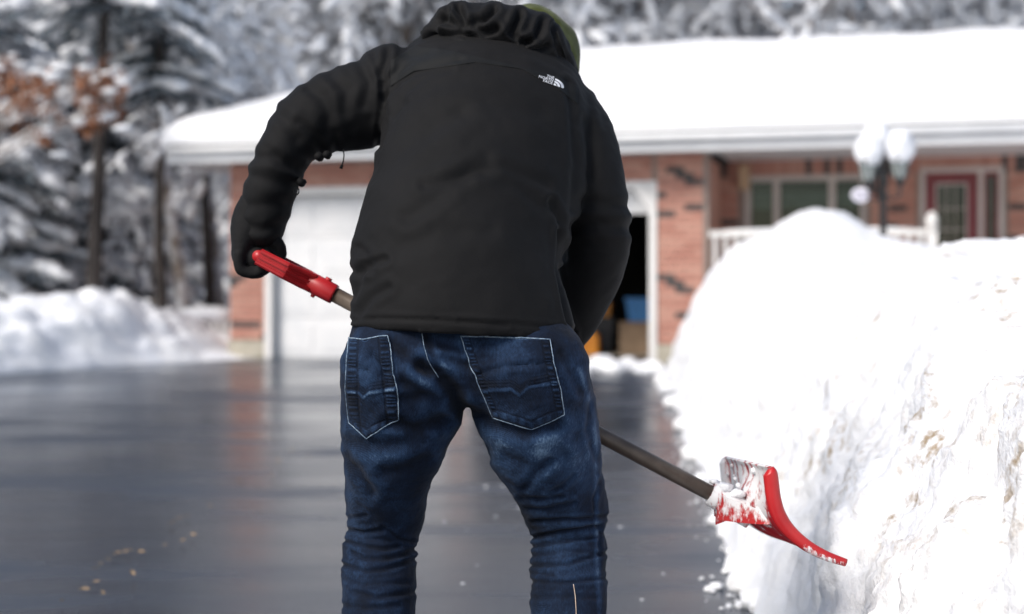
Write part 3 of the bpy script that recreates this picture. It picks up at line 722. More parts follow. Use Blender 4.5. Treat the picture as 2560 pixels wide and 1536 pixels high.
# ------------------------------------------------------------------ sculpting helpers: signed distance on a grid -> mesh
class Field:
    def __init__(s, lo, hi, h):
        s.lo = np.array(lo, float); s.h = h; s.n = np.ceil((np.array(hi) - s.lo) / h).astype(int) + 1
        s.F = np.full(s.n, .2, np.float32)
        s.ax = [s.lo[i] + h * np.arange(s.n[i]) for i in range(3)]
    def local(s, lo, hi):
        a = np.clip(np.floor((np.array(lo) - s.lo) / s.h).astype(int), 0, s.n); b = np.clip(np.ceil((np.array(hi) - s.lo) / s.h).astype(int) + 1, 0, s.n)
        sl = tuple(slice(i, j) for i, j in zip(a, b))
        return sl, [s.ax[i][sl[i]].astype(np.float32) for i in range(3)]
    def seg(s, A, B, ra, rb, tgt=None):
        "ra, rb = (ru, rv) at both ends; u lies in the x-z plane, v is roughly depth"
        G = s.F if tgt is None else tgt
        A, B = np.array(A, float), np.array(B, float); m = max(*ra, *rb) + .06
        sl, (x, y, z) = s.local(np.minimum(A, B) - m, np.maximum(A, B) + m)
        if 0 in G[sl].shape: return
        L = np.linalg.norm(B - A) + 1e-9; T = (B - A) / L; U = np.cross(T, [0, 1.0, 0]); 
        if np.linalg.norm(U) < .2: U = np.array([1.0, 0, 0]) - T * T[0]
        U /= np.linalg.norm(U); Vv = np.cross(U, T)
        X, Y, Z = x[:, None, None] - A[0], y[None, :, None] - A[1], z[None, None, :] - A[2]
        dt = lambda q: (X * q[0] + Y * q[1] + Z * q[2])
        w_ = dt(T); t = np.clip(w_ / L, 0, 1); w_ = w_ - t * L
        ru = ra[0] + (rb[0] - ra[0]) * t; rv_ = ra[1] + (rb[1] - ra[1]) * t; mn = np.minimum(ru, rv_)
        d = (np.sqrt((dt(U) / ru) ** 2 + (dt(Vv) / rv_) ** 2 + (w_ / (mn * .8)) ** 2) - 1) * mn
        G[sl] = np.minimum(G[sl], d.astype(np.float32))
    def chain(s, secs, k=.0, sub=3):
        secs = np.array(secs, float); n = len(secs)
        tgt = np.full(s.n, .2, np.float32)
        tt = np.linspace(0, n - 1, (n - 1) * sub + 1); D = []
        for t in tt:
            i = int(min(t, n - 2)); f = t - i
            p0, p1, p2, p3 = secs[max(i - 1, 0)], secs[i], secs[i + 1], secs[min(i + 2, n - 1)]
            D.append(.5 * ((2 * p1) + (p2 - p0) * f + (2 * p0 - 5 * p1 + 4 * p2 - p3) * f * f + (3 * p1 - p0 - 3 * p2 + p3) * f ** 3))
        for a, b in zip(D[:-1], D[1:]): s.seg(a[:3], b[:3], a[3:], b[3:], tgt)
        s.union(tgt, k)
    def union(s, T, k):
        if k <= 0: s.F = np.minimum(s.F, T)
        else:
            h = np.clip(.5 + .5 * (T - s.F) / k, 0, 1); s.F = (T * (1 - h) + s.F * h - k * h * (1 - h)).astype(np.float32)
    def ell(s, c, r, k=.0):
        X, Y, Z = [(a - q) / p for a, q, p in zip((s.ax[0][:, None, None], s.ax[1][None, :, None], s.ax[2][None, None, :]), c, r)]
        s.union(((np.sqrt(X * X + Y * Y + Z * Z) - 1) * min(r)).astype(np.float32), k)
    def mesh(s, smooth=2):
        V, F = surface_nets(s.F, s.lo, s.h)
        for _ in range(smooth): V = relax(V, F, .5)
        return V, F
def surface_nets(F, lo, h):
    s = F < 0; n = np.array(F.shape)
    cnt = np.zeros(n - 1, np.int8)
    for c in range(8):
        i, j, k = c & 1, (c >> 1) & 1, (c >> 2) & 1
        cnt += s[i:n[0] - 1 + i, j:n[1] - 1 + j, k:n[2] - 1 + k]
    C = np.argwhere((cnt > 0) & (cnt < 8)); m = len(C)
    vid = np.full(n - 1, -1, np.int64); vid[tuple(C.T)] = np.arange(m)
    f = np.stack([F[C[:, 0] + (c & 1), C[:, 1] + ((c >> 1) & 1), C[:, 2] + ((c >> 2) & 1)] for c in range(8)], 1)
    acc = np.zeros((m, 3)); num = np.zeros(m)
    for a in range(8):
        for ax in range(3):
            if a >> ax & 1: continue
            b = a | (1 << ax); cr = (f[:, a] < 0) != (f[:, b] < 0); t = np.where(cr, f[:, a] / np.where(cr, f[:, a] - f[:, b], 1), 0)
            p = np.tile(np.array([a & 1, (a >> 1) & 1, (a >> 2) & 1], float), (m, 1)); p[:, ax] += t
            acc += p * cr[:, None]; num += cr
    V = lo + (C + acc / num[:, None]) * h
    Q = []
    for ax in range(3):
        o1, o2 = (ax + 1) % 3, (ax + 2) % 3
        hi = [slice(None)] * 3; lo_ = [slice(None)] * 3; hi[ax] = slice(1, None); lo_[ax] = slice(None, -1)
        ch = s[tuple(lo_)] != s[tuple(hi)]
        E = np.argwhere(ch); E = E[(E[:, o1] > 0) & (E[:, o2] > 0) & (E[:, o1] < n[o1] - 1) & (E[:, o2] < n[o2] - 1)]
        def cell(d1, d2):
            c = E.copy(); c[:, o1] -= d1; c[:, o2] -= d2; return vid[tuple(c.T)]
        q = np.stack([cell(1, 1), cell(0, 1), cell(0, 0), cell(1, 0)], 1)
        flip = ~s[tuple(E.T)]; q[flip] = q[flip][:, ::-1]; Q.append(q)
    return V, np.concatenate(Q)
def relax(V, F, k):
    acc = np.zeros_like(V); n = np.zeros(len(V))
    for a in range(4):
        b = F[:, (a + 1) % 4]
        for i in range(3): acc[:, i] += np.bincount(F[:, a], V[b, i], len(V)) + np.bincount(b, V[F[:, a], i], len(V))
        n += np.bincount(F[:, a], None, len(V)) + np.bincount(b, None, len(V))
    return V * (1 - k) + k * acc / np.maximum(n, 1)[:, None]
def vnormals(V, F):
    fn = np.cross(V[F[:, 2]] - V[F[:, 0]], V[F[:, 3]] - V[F[:, 1]]); Nn = np.zeros_like(V)
    for a in range(F.shape[1]):
        for i in range(3): Nn[:, i] += np.bincount(F[:, a], fn[:, i], len(V))
    return Nn / (np.linalg.norm(Nn, axis=1)[:, None] + 1e-12)
def polydist(px, py, pts):
    d = np.full(len(px), 1e9)
    for (x0, y0), (x1, y1) in zip(pts[:-1], pts[1:]):
        ex, ey = x1 - x0, y1 - y0; t = np.clip(((px - x0) * ex + (py - y0) * ey) / (ex * ex + ey * ey + 1e-9), 0, 1)
        d = np.minimum(d, np.hypot(px - x0 - t * ex, py - y0 - t * ey))
    return d
def folds(V, F, lst, back_only=False, taper=True):
    "creases: (points, width px, depth m). Returns moved verts and the crease amount (ridge > 0)"
    Nn = vnormals(V, F); px, py = todisp(V); tot = np.zeros(len(V))
    msk = sstep(.35, -.1, Nn[:, 1]) if back_only else np.ones(len(V))
    for pts, wd, dep in lst:
        x = np.array([p[0] for p in pts]); y = np.array([p[1] for p in pts])
        near_ = (px > x.min() - 5 * wd) & (px < x.max() + 5 * wd) & (py > y.min() - 5 * wd) & (py < y.max() + 5 * wd)
        if not near_.any(): continue
        d = polydist(px[near_], py[near_], pts)
        tot[near_] += dep * (-np.exp(-(d / wd) ** 2) + .55 * np.exp(-((d - 2.0 * wd) / (1.1 * wd)) ** 2))
    return V + Nn * (tot * msk)[:, None], tot * msk
def pairs(lst):
    "silhouette pairs (xa,ya,xb,yb,Y,rv) -> sections (x,y,z,ru,rv)"
    out = []
    for xa, ya, xb, yb, Y, rv_ in lst:
        a, b = W(xa, ya, Y), W(xb, yb, Y); c = (a + b) / 2; out.append([*c, np.linalg.norm(a - b) / 2, rv_])
    return out
def sec(dx, dy, Y, ru, rv_=None):
    p = W(dx, dy, Y); return [*p, ru, ru if rv_ is None else rv_]
def fattr(me, name, val):
    at = me.attributes.new(name, 'FLOAT', 'POINT'); at.data.foreach_set('value', np.asarray(val, np.float32))

# ------------------------------------------------------------------ cloth materials
def cloth_mat(name, c1, c2, rough=.62, sheen=.25, sc=9, bsc=420, bs=.15):
    m, t, p = nodes(name)
    t.links.new(ramp(t, noise_fac(t, sc, 4), [(.35, c1), (.65, c2)]), p.inputs['Base Color'])
    p.inputs['Roughness'].default_value = rough; p.inputs['Specular IOR Level'].default_value = .22
    p.inputs['Sheen Weight'].default_value = sheen; p.inputs['Sheen Roughness'].default_value = .5
    hb = mth(t, 'ADD', noise_fac(t, bsc, 2), mth(t, 'MULTIPLY', noise_fac(t, 45, 3), 1.2)); bump(t, p, hb, bs, .003)
    return m
M['shell'] = cloth_mat('jacket_shell', (.0036, .0036, .0041), (.0052, .0052, .0058), .8, .01)
M['shell_yoke'] = cloth_mat('jacket_yoke', (.0050, .0055, .0060), (.0066, .0073, .0078), .75, .01)
M['glove'] = cloth_mat('glove_knit', (.005, .005, .0055), (.007, .007, .0075), .8, .01, bsc=300)
M['beanie'] = cloth_mat('green_knit', (.045, .055, .012), (.075, .088, .024), .9, .1, sc=30, bsc=150, bs=.5)
M['skin'] = cloth_mat('skin', (.55, .33, .25), (.62, .39, .30), .5, 0)
M['hair'] = cloth_mat('hair', (.03, .02, .015), (.05, .035, .025), .6, 0)
M['boot'] = cloth_mat('boot_leather', (.03, .022, .016), (.05, .035, .025), .5, 0)
M['thread'] = cloth_mat('pale_thread', (.07, .12, .19), (.30, .39, .49), .8, .1, sc=130)
M['orange_thread'] = cloth_mat('orange_thread', (.5, .36, .26), (.66, .56, .48), .8, .2, sc=120)
M['logo'] = cloth_mat('embroidery', (.62, .64, .68), (.72, .74, .78), .7, .2, sc=60)
def denim(name):
    m, t, p = nodes(name)
    at = N(t, 'ShaderNodeAttribute'); at.attribute_name = 'fade'
    big = noise_fac(t, 13, 4, .6); fine = noise_fac(t, 330, 3, .7, scale=(1, 1, .35)); st = noise_fac(t, 70, 4, .7, scale=(1, 1, .25))
    f = mth(t, 'ADD', at.outputs['Fac'], mth(t, 'MULTIPLY', mth(t, 'SUBTRACT', big, .5), 1.0))
    f = mth(t, 'ADD', f, mth(t, 'MULTIPLY', mth(t, 'SUBTRACT', fine, .5), .6))
    f = mth(t, 'ADD', f, mth(t, 'MULTIPLY', mth(t, 'SUBTRACT', st, .5), .30), True)
    c = ramp(t, f, [(0.0, (.0034, .0058, .0125)), (.28, (.0060, .0130, .031)), (.60, (.019, .042, .092)), (1.0, (.15, .235, .35))])
    t.links.new(c, p.inputs['Base Color']); p.inputs['Roughness'].default_value = .8; p.inputs['Specular IOR Level'].default_value = .12
    p.inputs['Sheen Weight'].default_value = .03
    tc = N(t, 'ShaderNodeTexCoord'); wv = N(t, 'ShaderNodeTexWave'); wv.inputs['Scale'].default_value = 150; wv.inputs['Distortion'].default_value = 1.5; wv.bands_direction = 'DIAGONAL'
    t.links.new(tc.outputs['Object'], wv.inputs['Vector'])
    bump(t, p, mth(t, 'ADD', mth(t, 'ADD', fine, mth(t, 'MULTIPLY', wv.outputs['Fac'], .4)), mth(t, 'MULTIPLY', noise_fac(t, 38, 3), 1.6)), .35, .003)
    return m
M['denim'] = denim('denim')

# ------------------------------------------------------------------ the person
PB = (float(W(1140, 0, 2.76)[0]), 2.76, 0.0)
person = thing('person', 'person bending over in black hooded jacket, blue jeans and green beanie, gripping a shovel', 'person', PB)

# --- jeans
LL = [(828, 925, 1075, 915, 2.765, .125), (822, 990, 1106, 1000, 2.775, .125), (828, 1060, 1080, 1070, 2.80, .117), (833, 1130, 1050, 1130, 2.83, .108), (835, 1195, 1033, 1195, 2.86, .10), (838, 1245, 1026, 1245, 2.875, .092), (842, 1280, 1012, 1282, 2.88, .085), (838, 1300, 1000, 1303, 2.875, .082), (828, 1325, 1004, 1330, 2.865, .083), (826, 1400, 1004, 1400, 2.84, .085), (827, 1484, 1003, 1484, 2.81, .084), (832, 1650, 992, 1650, 2.77, .08), (842, 1880, 976, 1880, 2.755, .072)]
RL = [(1424, 925, 1170, 915, 2.765, .125), (1439, 990, 1148, 1000, 2.775, .125), (1449, 1060, 1172, 1070, 2.80, .117), (1453, 1130, 1218, 1130, 2.83, .108), (1462, 1195, 1252, 1195, 2.86, .10), (1468, 1232, 1268, 1235, 2.875, .094), (1458, 1262, 1284, 1268, 2.88, .088), (1450, 1280, 1288, 1284, 2.88, .084), (1463, 1312, 1284, 1316, 2.87, .084), (1464, 1400, 1283, 1400, 2.84, .086), (1466, 1484, 1283, 1484, 2.81, .085), (1458, 1650, 1296, 1650, 2.77, .08), (1448, 1880, 1312, 1880, 2.755, .072)]
PV = [(853, 770, 1376, 775, 2.785, .120), (846, 810, 1382, 818, 2.78, .13), (836, 850, 1391, 858, 2.775, .138), (832, 875, 1400, 880, 2.77, .13)]
jf = Field((-.47, 2.5, .02), (.28, 3.06, 1.0), .0042)
jf.chain(pairs(LL), 0); 
jr = Field((-.47, 2.5, .02), (.28, 3.06, 1.0), .0042); jr.chain(pairs(RL), 0); jf.union(jr.F, .006); del jr
jf.chain(pairs(PV), .018)
for dx, dy, rx in ((968, 885, .112), (1272, 885, .118)):
    c = W(dx, dy, 2.70); jf.ell(c, (rx, .085, .100), .03)
# open the V between the legs
jx, jy, jz = jf.ax[0][:, None, None], jf.ax[1][None, :, None], jf.ax[2][None, None, :]
dxx = (jx / jy * FP + 1280) / S; dyy = (HZ - (jz - CAMZ) * FP / jy) / S; k_ = jy * S / FP
def halfp(x0, y0, x1, y1):
    L = math.hypot(x1 - x0, y1 - y0); return ((dxx - x0) * (y1 - y0) - (dyy - y0) * (x1 - x0)) / L * k_
wl = halfp(1131, 985, 1074, 1110); wr = -halfp(1131, 985, 1188, 1110)
wedge = np.minimum(wl, wr); wedge = np.minimum(wedge, (1112 - dyy) * k_)
hh = np.clip(.5 + .5 * (wedge - jf.F) / .012, 0, 1); jf.F = (jf.F * (1 - hh) + wedge * hh + .012 * hh * (1 - hh)).astype(np.float32); del wl, wr, wedge, hh, dxx, dyy
jv, jF = jf.mesh(2)
z2 = lambda zx, zy: ((820 + zx / 3.172) / S, (1180 + zy / 3.172) / S)
z1 = lambda zx, zy: ((800 + zx / 3.226) / S, (780 + zy / 3.226) / S)
kn = [([(170, 460), (300, 480), (430, 460)], 6, .006), ([(130, 545), (300, 592), (450, 610), (560, 590)], 5, .006), ([(190, 640), (280, 690), (450, 690), (600, 660), (710, 600)], 6, .007), ([(110, 735), (300, 790), (480, 770), (700, 690)], 6, .006),
      ([(200, 960), (400, 1000), (690, 950)], 7, .005), ([(130, 370), (300, 350)], 6, .004), ([(430, 430), (560, 530), (690, 560)], 5, .005), ([(300, 890), (640, 880)], 6, .003), ([(130, 850), (300, 905)], 6, .003), ([(100, 1060), (300, 1085), (560, 1060)], 7, .004),
      ([(1530, 200), (1700, 215), (1850, 200)], 7, .005), ([(1620, 390), (1800, 385), (2000, 372), (2200, 350)], 6, .007), ([(1630, 520), (1850, 470), (2150, 430)], 6, .008), ([(1610, 595), (1800, 562), (2050, 530), (2120, 520)], 5, .006), ([(1620, 665), (1900, 622), (2100, 640)], 5, .004),
      ([(1610, 745), (1900, 735), (2130, 660), (2200, 640)], 6, .006), ([(1620, 870), (1900, 880), (2200, 840)], 6, .005), ([(1620, 1000), (1900, 990), (2130, 1000)], 7, .0035), ([(1560, 290), (1750, 300), (1950, 250)], 7, .004), ([(1950, 30), (1850, 120), (1760, 170)], 7, .004), ([(2160, 60), (2110, 220), (2110, 340)], 5, .004), ([(2140, 440), (2150, 560), (2160, 660)], 5, .005), ([(1640, 800), (1800, 830)], 6, .003)]
fl = [([z2(*p) for p in pts], wd * .82, dep * .62) for pts, wd, dep in kn]
up = [([(830, 440), (950, 500), (1080, 650), (1150, 800)], 16, .010), ([(840, 130), (900, 330), (960, 470)], 8, .004), ([(580, 260), (700, 360), (860, 480)], 13, .006), ([(660, 560), (780, 640), (960, 700)], 12, .004), ([(640, 700), (800, 690)], 10, .003), ([(560, 880), (760, 930), (980, 880)], 14, .006),
      ([(1230, 780), (1400, 900), (1650, 985), (1900, 900)], 15, .006), ([(960, 270), (1100, 300), (1140, 330)], 8, .003), ([(980, 380), (1120, 400), (1200, 440)], 9, .003), ([(1950, 330), (2020, 480), (2100, 640)], 9, .003), ([(2180, 740), (2160, 950), (2230, 1200)], 7, .003), ([(1500, 1180), (1700, 1260), (1950, 1150)], 14, .004), ([(1640, 1420), (1740, 1320), (1850, 1210)], 10, .004),
      ([(220, 1180), (330, 1330), (420, 1460)], 12, .005), ([(520, 1290), (700, 1260), (860, 1180)], 14, .004), ([(250, 1060), (500, 1080), (800, 1000)], 16, .004), ([(1280, 500), (1500, 440), (1850, 410)], 7, .002), ([(420, 360), (520, 470), (560, 560)], 10, .004), ([(230, 420), (380, 480)], 9, .003)]
fl += [([z1(*p) for p in pts], wd, dep) for pts, wd, dep in up]
jv2, cr = folds(jv, jF, fl)
Nn = vnormals(jv2, jF)
jv2 = jv2 + Nn * (.0022 * fbm(jv2 * [1, 1, 1.8], 22, 3))[:, None]
ppx, ppy = todisp(jv2)
def spot(cx, cy, rx, ry): return np.exp(-(((ppx - cx) / rx) ** 2 + ((ppy - cy) / ry) ** 2))
fade = .24 + cr * 38 + .26 * spot(1270, 1090, 130, 90) + .16 * spot(1090, 870, 50, 60) + .18 * spot(900, 1120, 60, 120) + .12 * spot(1400, 1100, 70, 200) + .15 * spot(880, 900, 60, 60) + .1 * spot(1400, 1330, 80, 60)
fade += .30 * np.exp(-(polydist(ppx, ppy, [(1400, 890), (1437, 1010), (1440, 1100), (1440, 1200), (1442, 1300), (1448, 1484)]) / 7) ** 2)
fade -= .20 * spot(1110, 960, 45, 80)
jm = mesh_np('jeans', jv2, jF); fattr(jm, 'fade', np.clip(fade, 0, 1))
jeans = link('jeans', jm, M['denim'], person, True, True)
jbvh = BVHTree.FromPolygons([tuple(v) for v in jv2], [tuple(f) for f in jF])
def cast(bvh, dx, dy, off):
    d = Vector(W(dx, dy, 1.0)) - Vector((0, 0, CAMZ)); d.normalize()
    h = bvh.ray_cast(Vector((0, 0, CAMZ)), d)
    return None if h[0] is None else (np.array(h[0]), np.array(h[1] if h[1].y < 0 else -h[1]), np.array(h[0]) + np.array(h[1] if h[1].y < 0 else -h[1]) * off)
def stitched(bvh, pts, off, rad, name, mat, parent, step=4):
    out = []
    for (x0, y0), (x1, y1) in zip(pts[:-1], pts[1:]):
        n = max(2, int(math.hypot(x1 - x0, y1 - y0) / step))
        for i in range(n):
            h = cast(bvh, x0 + (x1 - x0) * i / n, y0 + (y1 - y0) * i / n, off)
            if h is not None: out.append(h[2])
    h = cast(bvh, *pts[-1], off)
    if h is not None: out.append(h[2])
    return MB().tube(out, rad, 5).build(name, mat, parent, True, True)
def pocket(left, right, tip, band, label):
    "left/right: side polylines top to bottom; tip: lowest point"
    def at(poly, y): return float(np.interp(y, [p[1] for p in poly], [p[0] for p in poly]))
    y0l, y0r = left[0][1], right[0][1]; nu_, nv_ = 64, 84; V = []; fd_ = []; ok = True
    for j in range(nv_):
        v = j / (nv_ - 1)
        for i in range(nu_):
            u = i / (nu_ - 1)
            yl = y0l + (left[-1][1] - y0l) * v; yr = y0r + (right[-1][1] - y0r) * v
            x = at(left, yl) * (1 - u) + at(right, yr) * u
            yb = np.interp(x, [left[-1][0], tip[0], right[-1][0]], [left[-1][1], tip[1], right[-1][1]])
            yt = y0l + (y0r - y0l) * u + 9 * math.exp(-((u - .42) / .12) ** 2) * (1 if left[0][0] < 900 else 0)
            y = yt + (yb - yt) * v
            eu = min(u, 1 - u) * (right[0][0] - left[0][0]); ev = min(v * (yb - yt), (1 - v) * (yb - yt)); e = min(eu, ev)
            q = polydist(np.array([x]), np.array([y]), band)[0]; side_ = y - np.interp(x, [b[0] for b in band], [b[1] for b in band])
            off = .0035 if e > 1 else -.001
            puck = 0; f = .26 + .12 * math.exp(-((x - (left[0][0] + right[0][0]) / 2) / 50) ** 2) * math.exp(-((v - .33) / .25) ** 2)
            if 4 < eu < 20 and ev > 8:
                s_ = math.sin(y * .62 + 2.0 * math.sin(y * .13) + (2 if u > .5 else 0)); puck = .0011 * s_; f = .20 + .30 * max(s_, -.5)
            elif 4 < ev < 18 and v > .5:
                s_ = math.sin(x * .30); f = .34 + .10 * s_; puck = .0007
            if 19 < eu < 23: f -= .16; puck = -.001
            if 18 < ev < 22 and v > .5: f -= .18; puck = -.001
            if 2 < side_ < 13: f += .34 * math.exp(-((side_ - 7) / 4.5) ** 2); puck += .0012
            elif -16 < side_ <= 2: f -= .15; puck -= .0008 * math.sin(side_ * .8)
            if ev < 3 and v < .5: f += .4
            h = cast(jbvh, x, y, off + puck)
            if h is None: h = cast(jbvh, x + (8 if u < .5 else -8), y, off)
            V.append(h[2] if h is not None else V[-1]); fd_.append(f)
    V = np.array(V); me = mesh_np('pocket', V, grid_faces(nv_, nu_)); fattr(me, 'fade', np.clip(fd_, 0, 1))
    o = link('pocket', me, M['denim'], jeans, True, True); o['label'] = label
    out = [left[0]] + left[1:] + [tip] + right[::-1]
    stitched(jbvh, out, .004, .0009, 'pocket_stitching', M['thread'], jeans, 3)
    stitched(jbvh, [(left[0][0] + 1, left[0][1] + 1), ((left[0][0] * .6 + right[0][0] * .4), (left[0][1] * .6 + right[0][1] * .4) + (8 if left[0][0] < 900 else 1)), (right[0][0] - 1, right[0][1] + 1)], .0045, .0012, 'pocket_edge', M['thread'], jeans, 3)
pocket([(846, 818), (840, 880), (838, 940), (846, 1022)], [(936, 811), (948, 880), (960, 950), (963, 1010)], (887, 1057), [(836, 936), (870, 941), (880, 952), (893, 941), (964, 929)], 'narrow left back pocket with a pointed hem')
pocket([(1112, 812), (1140, 890), (1165, 945), (1193, 1006)], [(1326, 821), (1340, 890), (1352, 940), (1361, 1000)], (1284, 1035), [(1160, 935), (1236, 932), (1256, 946), (1276, 928), (1358, 913)], 'wide right back pocket with a pointed hem')
stitched(jbvh, [(1018, 806), (1024, 840), (1034, 870), (1048, 895), (1058, 912)], .0010, .0007, 'centre_seam', M['thread'], jeans)
stitched(jbvh, [(1385, 1412), (1389, 1440), (1391, 1470), (1392, 1530)], .0008, .0007, 'hem_stitching', M['orange_thread'], jeans)

# --- jacket
TO = [(843, 806, 1388, 832, 2.765, .165), (847, 760, 1376, 785, 2.77, .168), (852, 700, 1358, 715, 2.785, .172), (853, 630, 1350, 640, 2.81, .176), (868, 560, 1366, 565, 2.845, .178), (890, 480, 1395, 490, 2.885, .178), (906, 400, 1418, 410, 2.93, .175), (914, 340, 1430, 345, 2.97, .17), (922, 270, 1428, 285, 3.01, .16), (945, 200, 1412, 235, 3.06, .14), (985, 140, 1385, 190, 3.10, .115), (1040, 105, 1345, 160, 3.13, .09)]
LA = [(985, 112, 925, 330, 3.06, .10), (925, 140, 890, 352, 3.05, .095), (850, 158, 850, 362, 3.04, .09), (770, 188, 806, 366, 3.03, .085), (700, 234, 768, 382, 3.02, .08), (645, 310, 742, 404, 3.01, .075), (608, 390, 730, 436, 3.0, .07), (589, 460, 713, 478, 3.0, .064), (583, 520, 697, 522, 3.0, .058), (580, 562, 682, 566, 3.0, .052)]
RA = [(1395, 190, 1290, 330, 3.09, .10), (1440, 235, 1315, 370, 3.06, .10), (1478, 310, 1335, 400, 3.03, .10), (1500, 400, 1350, 450, 3.0, .095), (1518, 505, 1362, 520, 2.99, .09), (1523, 570, 1362, 580, 3.0, .085), (1508, 630, 1352, 650, 3.03, .08), (1478, 700, 1338, 715, 3.06, .072), (1448, 762, 1330, 780, 3.08, .062), (1415, 800, 1318, 830, 3.10, .055)]
kf = Field((-.62, 2.52, .84), (.33, 3.28, 1.58), .005)
kf.chain(pairs(TO), 0); kf.chain(pairs(LA), .012); kf.chain(pairs(RA), .006)
# cut the hem and hollow it out
hl_, hr_ = W(845, 792, 2.62), W(1386, 822, 2.62)
zc = hl_[2] + (kf.ax[0] - hl_[0]) * (hr_[2] - hl_[2]) / (hr_[0] - hl_[0])
arm_keep = (kf.ax[1] > 2.96)[None, :] & (kf.ax[0] > .02)[:, None]
cut = (zc[:, None, None] - kf.ax[2][None, None, :]) + 0 * kf.ax[1][None, :, None]
cut = np.where(arm_keep[:, :, None], -.2, cut)
F0 = kf.F.copy(); hol = np.maximum(F0 + .013, (kf.ax[2][None, None, :] - zc[:, None, None] - .05))
kf.F = np.maximum(np.maximum(kf.F, cut), np.where(arm_keep[:, :, None], -.2, -hol)).astype(np.float32); del F0, hol, cut
kv, kF = kf.mesh(2)
za = lambda zx, zy: ((560 + zx / 2.29) / S, zy / 2.29 / S)
zb = lambda zx, zy: ((560 + zx / 3.533) / S, (480 + zy / 3.533) / S)
jk = [([(920, 560), (1000, 460), (1200, 380), (1350, 350)], 8, .004), ([(960, 660), (1050, 520), (1180, 420), (1300, 400)], 8, .0035), ([(940, 300), (905, 420), (915, 600), (890, 840)], 8, .009), ([(490, 500), (560, 560), (600, 650), (590, 760)], 14, .010), ([(300, 650), (360, 690), (420, 790)], 13, .008), ([(620, 430), (700, 520), (690, 640)], 12, .007), ([(780, 360), (840, 470), (800, 600)], 11, .007), ([(860, 320), (890, 420)], 8, .006),
      ([(1150, 1065), (1450, 975), (1600, 965), (1850, 1055)], 13, .0055), ([(880, 850), (940, 700), (1020, 600)], 14, .005), ([(1050, 1250), (1300, 1060), (1500, 930)], 18, .006), ([(1500, 1010), (1700, 1080), (1850, 1200)], 14, .005), ([(900, 1000), (1100, 800), (1350, 640)], 22, .005), ([(1000, 1400), (1200, 1330), (1500, 1330)], 22, .004), ([(1200, 700), (1500, 600), (1800, 640)], 26, .004), ([(1960, 480), (1990, 600), (2010, 900), (1990, 1200)], 9, .006), ([(1870, 1150), (1910, 1250), (1940, 1480)], 8, .008),
      ([(2060, 700), (2100, 850), (2090, 1000)], 14, .005), ([(2000, 1300), (2150, 1280), (2330, 1310)], 13, .007), ([(2050, 1150), (2200, 1180), (2320, 1180)], 13, .005), ([(2150, 560), (2180, 700)], 10, .004), ([(1010, 300), (1100, 330), (1180, 300)], 10, .004), ([(900, 500), (980, 420), (1080, 370)], 7, .003),
      ([(150, 900), (300, 900), (420, 960)], 11, .007), ([(120, 1000), (250, 1030), (400, 1060)], 12, .006), ([(100, 1180), (230, 1170), (370, 1160)], 13, .005), ([(560, 870), (520, 780), (430, 700)], 10, .008), ([(640, 860), (640, 760)], 9, .006), ([(440, 980), (330, 930), (250, 850)], 11, .006), ([(95, 1290), (220, 1320), (360, 1280)], 10, .006)]
fl = [([za(*p) for p in pts], wd, dep * (.5 if pts[0][0] < 880 else .75)) for pts, wd, dep in jk]
fl += [([zb(*p) for p in pts], wd, dep) for pts, wd, dep in [([(1150, 930), (1190, 800), (1240, 640)], 8, .004), ([(1130, 700), (1180, 720), (1300, 640), (1420, 600)], 9, .005), ([(1200, 1080), (1300, 930), (1450, 850)], 10, .004), ([(1110, 1140), (1400, 1118), (1900, 1135), (2500, 1185)], 5, .003), ([(1200, 500), (1260, 560), (1300, 700)], 9, .004)]]
fl += [([(1110, 775), (1250, 783), (1388, 798)], 5, .003), ([(1345, 560), (1345, 660), (1362, 740), (1382, 815)], 6, .008)]
kv, cr = folds(kv, kF, fl, True)
Nn = vnormals(kv, kF); kv = kv + Nn * (.0035 * fbm(kv, 9, 2) + .0012 * fbm(kv + 3, 30, 2))[:, None]
jacket = link('jacket', mesh_np('jacket', kv, kF), M['shell'], person, True, True)
kbvh = BVHTree.FromPolygons([tuple(v) for v in kv], [tuple(f) for f in kF])
# shoulder panel in a slightly paler cloth, laid on the shell
yk = []; nu_, nv_ = 60, 36
for j in range(nv_):
    for i in range(nu_):
        u, v = i / (nu_ - 1), j / (nv_ - 1)
        x = 938 + (1400 - 938) * u; yt = np.interp(x, [938, 1000, 1060, 1200, 1340, 1400], [150, 112, 118, 150, 185, 212]); yb = np.interp(x, [938, 1000, 1150, 1260, 1345, 1400], [215, 175, 152, 168, 215, 258])
        h = cast(kbvh, x, yt + (yb - yt) * v, .0022 if 0 < i < nu_ - 1 and 0 < j < nv_ - 1 else -.003)
        yk.append(h[2] if h is not None else yk[-1])
link('shoulder_panel', mesh_np('shoulder_panel', np.array(yk), grid_faces(nv_, nu_)), M['shell_yoke'], jacket, True, True)

